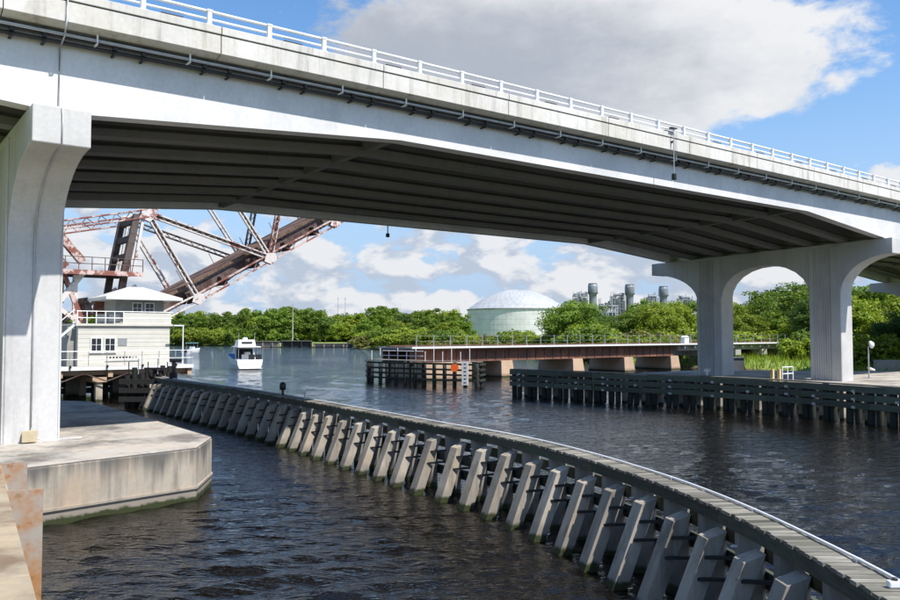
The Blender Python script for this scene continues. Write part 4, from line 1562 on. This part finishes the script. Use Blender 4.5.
def plant_unit(x, y, h, label, bare=False, seed=0):
    g = random.Random(seed)
    T = thing('power_plant_unit', label, 'power plant', (x, y, .5))
    if not bare:
        B().lathe([(2.3, 0), (2.25, h * .72), (2.25, h * .80), (2.95, h * .84), (2.95, h * .96), (2.6, h)], 20).build('stack', 'plant_steel', T, smooth=True)
        B().lathe([(2.65, h + .01), (2.65, h + .5), (2.1, h + .5)], 20).build('stack_rim', 'plant_dark', T)
        B().lathe([(3.5, h * .835), (3.5, h * .845)], 20).build('stack_platform', 'plant_dark', T)
    # boiler casing with curved duct, left of stack
    B().prism([(-12.5, h * .60), (-12.5, h * .70), (-10.5, h * .75), (-6, h * .75), (-3.4, h * .70), (-3.4, h * .50), (-8, h * .50)], 'y', -3, 4).build('duct', 'plant_dark', T)
    for i in range(9):
        px = -12.5 + g.uniform(0, 8); pz = h * g.uniform(.68, .78)
        B().box(px, px + g.uniform(.7, 2.0), -3.5 + g.uniform(0, 2), 1.5, pz, pz + h * g.uniform(.03, .09)).build('equipment', g.choice(['plant_steel', 'plant_dark', 'plant_dark', 'plant_pale']), T)
    for i in range(4):
        B().box(-13 + i * 3, -12.7 + i * 3, -4.6, -4.3, 0, h * (.80 + .05 * (i % 2))).build('frame_column', 'plant_steel', T)
    for zf in (.55, .66, .77):
        B().box(-13, -3.7, -4.65, -4.35, h * zf, h * zf + .4).build('frame_beam', 'plant_steel', T)
    B().box(-12, -3.5, -4, 5, 0, h * .495).build('boiler_casing', 'plant_dark', T)
    B().tube((-10, -2.2, h * .82), (-5, -2.2, h * .82), .8, n=10).build('drum', 'plant_steel', T)
    # steel frame to the right of the stack
    for i in range(4):
        for k in range(2):
            B().box(3.8 + i * 3.4, 4.3 + i * 3.4, -3 + k * 5, -2.5 + k * 5, 0, h * (.62 + .12 * ((i + seed) % 2))).build('frame_column', 'plant_pale', T)
    for zf in (.36, .48, .60):
        B().box(3.8, 14.5, -3.2, -2.8, h * zf, h * zf + .55).build('frame_beam', 'plant_pale', T)
        B().box(3.8, 14.5, 1.9, 2.3, h * zf, h * zf + .5).build('frame_beam', 'plant_steel', T)
    for i in range(9):
        px = 4 + g.uniform(0, 9.5); pz = h * g.uniform(.3, .62)
        B().box(px, px + g.uniform(.8, 2.2), -2.4, 1.5, pz, pz + g.uniform(1, 3.2)).build('equipment', g.choice(['plant_pale', 'plant_steel', 'plant_dark']), T)
    for i in range(4):
        px = 4 + g.uniform(0, 9)
        B().tube((px, -3.3, 0), (px, -3.3, h * g.uniform(.45, .68)), .3, n=6).build('pipe', 'plant_pale', T)
    for i in range(5):
        px = -12 + g.uniform(0, 8)
        B().tube((px, -2, h * .74), (px, -2, h * g.uniform(.82, .90)), .12, n=5).build('vent_pipe', 'plant_dark', T)


plant_unit(85.8, 480, 33.0, 'power plant unit with the leftmost grey stack, nearest the tank', seed=1)
plant_unit(109.5, 487, 32.8, 'middle power plant unit with stack and open steel frame', seed=2)
plant_unit(132.5, 496, 32.2, 'power plant unit with the rightmost stack, beside the bridge pier cap', seed=3)
plant_unit(154, 500, 31.5, 'dark boiler top of the power plant partly hidden by the pier', bare=True, seed=4)

# ------------------------------------------------------------------ boats
def hull(L, beam, h, sheer=.25):
    """bow to +x, stern at x=0; returns MB"""
    m = B()
    st = 11
    rows = []
    for k in range(st):
        u = k / (st - 1)
        w = beam / 2 * (1 - max(0, (u - .45) / .55) ** 2.2)
        w = max(w, .02)
        zt = h + sheer * u * u * 2
        x = L * u
        rake = .10 * L * max(0, (u - .6) / .4)
        rows.append([(x, -w, zt), (x - rake * .3, -w * .93, zt * .45), (x - rake, -w * .72, -.15), (x - rake, 0, -.4), (x - rake, w * .72, -.15), (x - rake * .3, w * .93, zt * .45), (x, w, zt)])
    vs = [p for r in rows for p in r]
    fs = []
    for k in range(st - 1):
        for i in range(6):
            fs.append((k * 7 + i, k * 7 + i + 1, k * 7 + 8 + i, k * 7 + 7 + i))
        fs.append((k * 7 + 6, k * 7, k * 7 + 7, k * 7 + 13))
    fs.append(tuple(range(6, -1, -1)))
    return m.add(vs, fs)


def cruiser():
    T = thing('cabin_cruiser', 'white cabin cruiser with blue canvas heading up the river', 'boat', (-23.2, 93.0, 0), R(116))
    hl = hull(9.2, 3.0, 1.15, .35).build('hull', 'boat_white', T, bevel=.02)
    B().box(-.02, 9, -1.52, -1.50, .70, .78).build('rub_rail', 'boat_dark', hl)
    B().box(-.035, -.004, -1.0, 1.0, .55, .75).build('transom_door', 'siding', hl)
    B().box(-.6, .0, -1.3, 1.3, .12, .20).build('swim_platform', 'boat_white', T, bevel=.02)
    B().hexa([(3.0, -1.25, 1.1), (7.2, -.75, 1.25), (7.2, .75, 1.25), (3.0, 1.25, 1.1)], [(3.2, -1.15, 2.55), (5.6, -.8, 2.5), (5.6, .8, 2.5), (3.2, 1.15, 2.55)]).build('cabin', 'boat_white', T, bevel=.06)
    B().box(2.96, 3.10, -.95, .95, 1.25, 2.35).build('cabin_window', 'window_glass', T)
    B().box(.2, 4.2, -1.35, 1.35, 2.56, 2.66).build('hardtop', 'boat_white', T, bevel=.03)
    for x in (.35, 1.7):
        for y in (-1.25, 1.25):
            B().tube((x, y, 1.1), (x, y, 2.56), .035, n=6).build('hardtop_post', 'galvanised', T)
    for y in (-1, -.2, .6):
        B().box(.05, .12, y - .35, y + .35, 1.16, 1.75).build('cockpit_panel', 'boat_dark' if y < 0 else 'plant_steel', T)
    B().box(1.2, 1.9, -.3, .3, 1.15, 2.0).build('helm_seat', 'siding', T)
    B().hexa([(1.6, -1.05, 2.662), (4.4, -1.0, 2.662), (4.4, 1.0, 2.662), (1.6, 1.05, 2.662)], [(1.9, -.95, 3.45), (4.0, -.8, 3.40), (4.0, .8, 3.40), (1.9, .95, 3.45)]).build('flybridge', 'boat_white', T, bevel=.08)
    B().box(1.70, 1.78, -.62, .62, 2.85, 3.22).build('flybridge_opening', 'boat_dark', T)
    B().lathe([(.28, 0), (.28, .2), (.15, .26)], 14, (2.8, 0, 3.46)).build('radar_dome', 'boat_white', T, smooth=True)
    for y in (-.9, .95):
        B().tube((1.9, y, 3.4), (1.7, y, 4.3), .015, n=5).build('antenna', 'white_metal', T)
    B().box(4.4, 6.2, .95, 1.30, 1.15, 1.80).build('canvas_cover', 'boat_blue', T, bevel=.08)
    B().box(2.0, 3.2, 1.32, 1.50, 1.20, 1.75).build('canvas_cover', 'boat_blue', T, bevel=.05)


cruiser()


def skiff():
    T = thing('fishing_skiff', 'small white open boat with teal top near the far bank', 'boat', (-53, 161, 0), R(80))
    hull(5.6, 2.1, .75, .2).build('hull', 'boat_white', T)
    B().box(2.0, 2.9, -.4, .4, .7, 1.5).build('console', 'boat_white', T, bevel=.05)
    B().box(1.4, 3.4, -.9, .9, 2.15, 2.25).build('canopy', 'teal_canvas', T, bevel=.03)
    for x in (1.6, 3.2):
        for y in (-.75, .75):
            B().tube((x, y, .7), (x, y, 2.15), .03, n=5).build('canopy_post', 'galvanised', T)
    B().box(-.4, .1, -.2, .2, .3, 1.1).build('outboard_motor', 'boat_dark', T, bevel=.05)


skiff()

# ------------------------------------------------------------------ trees
def crown_mesh(name, material, rx, rz, zc, clumps, per, leaf, seed, droop=0.25, base=None, flat=1.0):
    g = np.random.default_rng(seed)
    # clump centres on and in an uneven ellipsoid
    V_ = []; 
    cs = []
    while len(cs) < clumps:
        d = g.normal(size=3); d /= np.linalg.norm(d)
        if d[2] < -.75: continue
        rr = (0.55 + 0.45 * g.random() ** 0.5)
        lump = 1 + .22 * math.sin(3 * math.atan2(d[1], d[0]) + seed) + .16 * math.sin(5 * d[2] + seed * 2 + 2 * d[0])
        c = d * rr * lump * np.array([rx, rx, rz]) + np.array([0, 0, zc])
        cs.append((c, g.uniform(.65, 1.35)))
    cr = rx * 0.30
    P = []
    for c, s in cs:
        n = int(per * s)
        d = g.normal(size=(n, 3)); d /= np.linalg.norm(d, axis=1)[:, None]
        rad = g.random(n) ** .4
        pos = c + d * (rad * cr * s)[:, None] * np.array([1, 1, .62 * flat])
        # leaf facing roughly outward and up
        nr = d * .9 + g.normal(size=(n, 3)) * .55 + np.array([0, 0, .55])
        nr /= np.linalg.norm(nr, axis=1)[:, None]
        a = np.cross(nr, g.normal(size=(n, 3))); a /= np.linalg.norm(a, axis=1)[:, None]
        b = np.cross(nr, a)
        sz = leaf * g.uniform(.6, 1.35, n)[:, None]
        q = np.stack([pos - a * sz * .5, pos + b * sz * .36 - nr * sz * .06, pos + a * sz * .5, pos - b * sz * .36 + nr * sz * .05], 1)
        P.append(q)
    q = np.concatenate(P)
    if base is not None:
        q[..., 2] = np.maximum(q[..., 2], base + 0.02 * g.random(q.shape[:1])[:, None])
    nq = len(q)
    me = bpy.data.meshes.new(name)
    me.vertices.add(nq * 4)
    me.vertices.foreach_set('co', q.reshape(-1).astype(np.float32))
    me.loops.add(nq * 4)
    me.loops.foreach_set('vertex_index', np.arange(nq * 4, dtype=np.int32))
    me.polygons.add(nq)
    me.polygons.foreach_set('loop_start', (np.arange(nq) * 4).astype(np.int32))
    me.update(calc_edges=True)
    me.materials.append(M[material])
    return me, [c for c, s in cs]


def trunk_mesh(name, h, r, cs, seed):
    g = random.Random(seed)
    m = B()
    pts = [(0, 0, -.8)]
    x = y = 0
    for k in range(1, 6):
        x += g.uniform(-.25, .25); y += g.uniform(-.25, .25)
        pts.append((x, y, h * k / 5))
    for k in range(5):
        m.tube(pts[k], pts[k + 1], r * (1 - k * .15), r * (1 - (k + 1) * .15), 7, cap=False)
    for c in cs[::max(1, len(cs) // 9)]:
        s = pts[g.choice([2, 3, 4])]
        mid = (Vector(s) + Vector(c)) / 2 + Vector((0, 0, -.4))
        m.tube(s, mid, r * .35, r * .24, 5, cap=False)
        m.tube(mid, tuple(c), r * .24, r * .08, 5, cap=False)
    return m.mesh(name, 'bark', True)


TREES = {}
ORD = ['first', 'second', 'third', 'fourth', 'fifth', 'sixth', 'seventh', 'eighth', 'ninth', 'tenth', 'eleventh', 'twelfth', 'thirteenth', 'fourteenth', 'fifteenth', 'sixteenth']


def variant(key, material, rx, rz, zc, clumps, per, leaf, seed, trunk=True, flat=1.0, base=None):
    me, cs = crown_mesh('crown', material, rx, rz, zc, clumps, per, leaf, seed, base=base, flat=flat)
    tr = trunk_mesh('trunk', zc, rx * .055 + .06, cs, seed) if trunk else trunk_mesh('stem', zc * .7, .05, cs, seed)
    TREES[key] = (me, tr, trunk)


# unit trees about 10 m tall
variant('far_a', 'leaf_mid', 4.6, 4.7, 4.9, 90, 60, .62, 11)
variant('far_b', 'leaf_dark', 4.8, 4.5, 5.1, 86, 60, .62, 12)
variant('far_c', 'leaf_bright', 4.4, 4.6, 4.9, 86, 60, .60, 13)
variant('mid_a', 'leaf_mid', 4.4, 4.0, 5.3, 120, 95, .36, 21)
variant('mid_b', 'leaf_bright', 4.2, 4.0, 5.2, 120, 95, .36, 22)
variant('mid_c', 'leaf_dark', 4.3, 4.2, 5.4, 120, 95, .36, 23)
variant('mid_d', 'leaf_mid', 3.6, 4.4, 5.6, 100, 95, .36, 24)
variant('open_a', 'leaf_mid', 4.0, 2.6, 6.9, 40, 70, .32, 25, flat=.6)
variant('shrub_a', 'leaf_bright', 2.6, 1.5, 1.3, 46, 60, .36, 31, False, base=0)
variant('shrub_b', 'leaf_olive', 2.4, 1.3, 1.1, 44, 60, .34, 32, False, base=0)
variant('shrub_c', 'leaf_mid', 2.6, 1.7, 1.5, 48, 60, .36, 33, False, base=0)


def plant_tree(key, x, y, h, label, group, wide=1.0, name='tree', cat='tree'):
    me, tr, trunk = TREES[key]
    z = float(land_height(np.array([x]), np.array([y]))[0])
    ref = 10.0 if trunk else 3.2
    s = h / ref
    o = thing(name, label, cat, (x, y, max(z, .0) - .05), random.uniform(0, 6.28), group)
    o.scale = (s * wide, s * wide, s)
    link('crown', me, o)
    link('trunk' if trunk else 'stem', tr, o)
    return o


g = random.Random(21)
# far treeline across the river (about 290 m away)
far_keys = ['far_a', 'far_a', 'far_b', 'far_c']
far_label = {'far_a': 'mid green bushy tree in the treeline across the river', 'far_b': 'dark green tree in the treeline across the river', 'far_c': 'light green tree in the treeline across the river'}
for row, (y0, hh) in enumerate(((291, 10.0), (302, 10.8), (316, 11.4))):
    x = -150 + row * 3
    while x < 4:
        k = g.choice(far_keys)
        yy = y0 + g.uniform(-3, 3) - (14 if x > -62 else 0) + (6 if x > -20 else 0)
        plant_tree(k, x, yy, hh * g.uniform(.84, 1.06), far_label[k], 'far treeline ' + k[-1], g.uniform(.95, 1.25))
        x += g.uniform(6.0, 8.5)
# lower overhanging bushes right at the far waterline
x = -150
while x < -26:
    k = g.choice(['shrub_a', 'shrub_c', 'shrub_c'])
    yy = 285.5 if x < -104 else (285.5 - (x + 104) / 38 * 19 if x < -66 else 276 + g.uniform(-2, 2))
    plant_tree(k, x, yy, g.uniform(3.5, 6.0), 'bush overhanging the water below the far treeline', 'far waterline bushes', 1.0, 'shrub', 'shrub')
    x += g.uniform(4, 6)
# middle ground: rounded trees behind the shrubs, left of the tank
for i, (x, y, h, k) in enumerate(((-36, 268, 7.0, 'far_c'), (-27, 262, 7.4, 'far_a'), (-17, 255, 7.4, 'far_c'), (-8, 248, 7.2, 'far_a'), (-.5, 246, 6.8, 'far_c'))):
    plant_tree(k, x, y, h, ORD[i] + ' from the left of the rounded trees left of the storage tank', 'trees left of the tank', 1.3)
# shrub belt along the bank from the bulkhead to the railway bridge
x = -24
while x < 42:
    for r_ in range(3):
        k = g.choice(['shrub_a', 'shrub_b', 'shrub_a', 'shrub_c']) if r_ else g.choice(['shrub_b', 'shrub_a', 'shrub_b'])
        base = float(np.interp(x, [-26, -8, 9, 17, 21, 31, 45], [216, 199, 164, 136, 112, 104, 104]))
        plant_tree(k, x + g.uniform(-1, 1), base + 3 + r_ * 9 + g.uniform(-2, 2), g.uniform(2.4, 4.2) + r_ * .5,
                   'low shrub in the bright green belt along the river bank', 'bank shrubs', g.uniform(1, 1.3), 'shrub', 'shrub')
    x += g.uniform(3.4, 4.6)
# trees in front of the power plant
tr = [('mid_a', 20.5, 138, 9.3, 1.05, 'broad dark green tree in front of the tank right side'), ('mid_c', 26.5, 150, 8.4, 1.0, None), ('mid_a', 31.5, 142, 7.6, 1.0, None), ('mid_b', 35.5, 138, 9.0, 1.0, None), ('mid_b', 41, 146, 9.4, 1.0, None),
      ('mid_d', 39, 160, 8.8, 1.1, None), ('mid_a', 46, 150, 9.6, 1.1, None), ('mid_b', 50, 142, 9.0, 1.1, None), ('mid_c', 30, 175, 8.5, 1.1, None), ('mid_a', 24, 166, 8.6, 1.1, None), ('mid_b', 44, 133, 7.0, 1.0, None)]
tr.sort(key=lambda q: q[1] / q[2])
for i, (k, x, y, h, wd, lb) in enumerate(tr):
    plant_tree(k, x, y, h, lb or ORD[i] + ' from the left of the leafy trees below the power plant stacks', None if lb else 'trees below the power plant', wd)
# wood behind the right pier
tr = [('mid_b', 46.5, 130, 8.2), ('mid_b', 44.5, 120, 6.2), ('mid_a', 52, 134, 8.6), ('mid_d', 50, 124, 7.0), ('mid_b', 56, 130, 8.8), ('open_a', 53.5, 127, 11.6), ('open_a', 60.5, 126, 12.2), ('mid_b', 57, 120, 8.0),
      ('mid_b', 63, 132, 10.5), ('mid_b', 51.5, 117, 5.8), ('mid_b', 64, 120, 8.6), ('mid_b', 60.5, 117, 7.6), ('mid_b', 68, 126, 10.0), ('mid_a', 71, 130, 10.5), ('mid_c', 75, 124, 11)]
tr.sort(key=lambda q: q[1] / q[2])
for i, (k, x, y, h) in enumerate(tr):
    lb = ORD[i] + ' from the left of the ' + ('wood behind the pier arch, tall and open-crowned' if k == 'open_a' else 'trees in the wood behind the pier arch')
    plant_tree(k, x, y, h, lb, 'wood behind the arch, ' + ('tall' if k == 'open_a' else 'lower'), g.uniform(1.0, 1.2))
tr = [('mid_b', 50.5, 101, 8.6), ('mid_a', 55, 106, 9.6), ('mid_b', 58.5, 103, 9.0), ('mid_c', 52.5, 110, 9.8), ('mid_a', 62, 110, 9.8), ('mid_b', 64, 104, 8.6), ('mid_d', 68, 106, 9.2), ('mid_b', 54, 97, 6.0),
      ('mid_c', 46.0, 84, 4.6), ('mid_c', 50, 88, 5.6), ('mid_c', 49.5, 82, 5.0), ('mid_c', 54, 86, 6.2)]
tr.sort(key=lambda q: q[1] / q[2])
for i, (k, x, y, h) in enumerate(tr):
    plant_tree(k, x, y, h, ORD[i] + ' from the left of the ' + ('low shaded' if h < 6.5 else 'tall sunlit') + ' trees right of the near column', 'trees beyond the near column', g.uniform(1.0, 1.2))
for i in range(26):
    x = 37 + i * 1.05 + g.uniform(-.6, .6)
    y = 103 + (x - 35) * .77 + 5 + g.uniform(0, 7)
    plant_tree(g.choice(['shrub_a', 'shrub_c', 'shrub_a', 'shrub_b']), x, y, g.uniform(2.2, 3.8), 'low bush behind the grey railway trestle', 'bushes behind the trestle', 1.1, 'shrub', 'shrub')
for (x, y, h) in ((42.5, 97, 2.6), (44.2, 99.5, 3.2), (46, 97.5, 3.0), (47.8, 100, 3.6), (46.5, 94, 2.2), (49.5, 97, 3.2)):
    plant_tree(g.choice(['shrub_a', 'shrub_c']), x, y, h, 'leafy bush in front of the trestle end beside the near column', 'bushes at the trestle end', 1.1, 'shrub', 'shrub')
for i in range(10):
    x = 40 + i * 2.3 + g.uniform(-.5, .5)
    plant_tree(g.choice(['shrub_c', 'shrub_c', 'shrub_a']), x, 74.5 + g.uniform(-1, 3) - (x - 40) * .2, g.uniform(2.2, 3.6), 'bush above the grey wall at the right edge', 'bushes above the grey wall', 1.1, 'shrub', 'shrub')
# background woods that close the horizon
for i in range(70):
    x = -330 + i * 13 + g.uniform(-4, 4)
    y = 380 + abs(x) * .1 + g.uniform(0, 60)
    if -20 < x < 80: y = 470 + g.uniform(0, 30)
    if 70 < x < 175: y = 560 + g.uniform(0, 30)
    k = g.choice(far_keys)
    plant_tree(k, x, y, g.uniform(11, 14), 'tree of the distant wood behind the tank and plant', 'distant wood', 1.6)
for i in range(26):
    x = 60 + g.uniform(0, 90); y = 96 + g.uniform(0, 110)
    if y < 140 and x < 76: x += 25
    k = g.choice(['far_a', 'far_b', 'far_c'])
    plant_tree(k, x, y, g.uniform(8.5, 12), 'tree deep in the wood on the right bank', 'right bank wood', 1.2)
for i in range(16):
    x = -55 - i * 9 + g.uniform(-3, 3)
    y = 70 + i * 5 + g.uniform(-6, 6)
    plant_tree(g.choice(far_keys), x - 12, y - 10, g.uniform(8, 11), 'tree on the left bank behind the bridge', 'left bank trees', 1.2)


# ------------------------------------------------------------------ tall grass along the right bank
def bank_grass():
    g_ = np.random.default_rng(5)
    n = 26000
    x = g_.uniform(10, 60, n); y = g_.uniform(62, 150, n)
    d = poly_sd(x, y, RIGHT_LAND)
    keep = (d > 1.0) & (d < 16) & (g_.random(n) < np.clip(1.2 - d / 16, 0.1, 1))
    x = x[keep]; y = y[keep]; n = len(x)
    z = land_height(x, y) - .03
    h = g_.uniform(.35, 1.0, n); a = g_.uniform(0, 6.28, n); wd = g_.uniform(.04, .10, n); l = g_.normal(0, .22, (n, 2)) * h[:, None]
    v = np.zeros((n, 3, 3))
    v[:, 0] = np.stack([x - np.cos(a) * wd, y - np.sin(a) * wd, z], 1)
    v[:, 1] = np.stack([x + np.cos(a) * wd, y + np.sin(a) * wd, z], 1)
    v[:, 2] = np.stack([x + l[:, 0], y + l[:, 1], z + h], 1)
    me = bpy.data.meshes.new('bank_grass')
    me.from_pydata(v.reshape(-1, 3).tolist(), [], np.arange(n * 3).reshape(-1, 3).tolist())
    me.materials.append(M['leaf_bright'])
    o = bpy.data.objects.new('bank_grass', me)
    COL.objects.link(o)
    tag(o, 'tall bright grass along the right river bank', kind='stuff')


bank_grass()
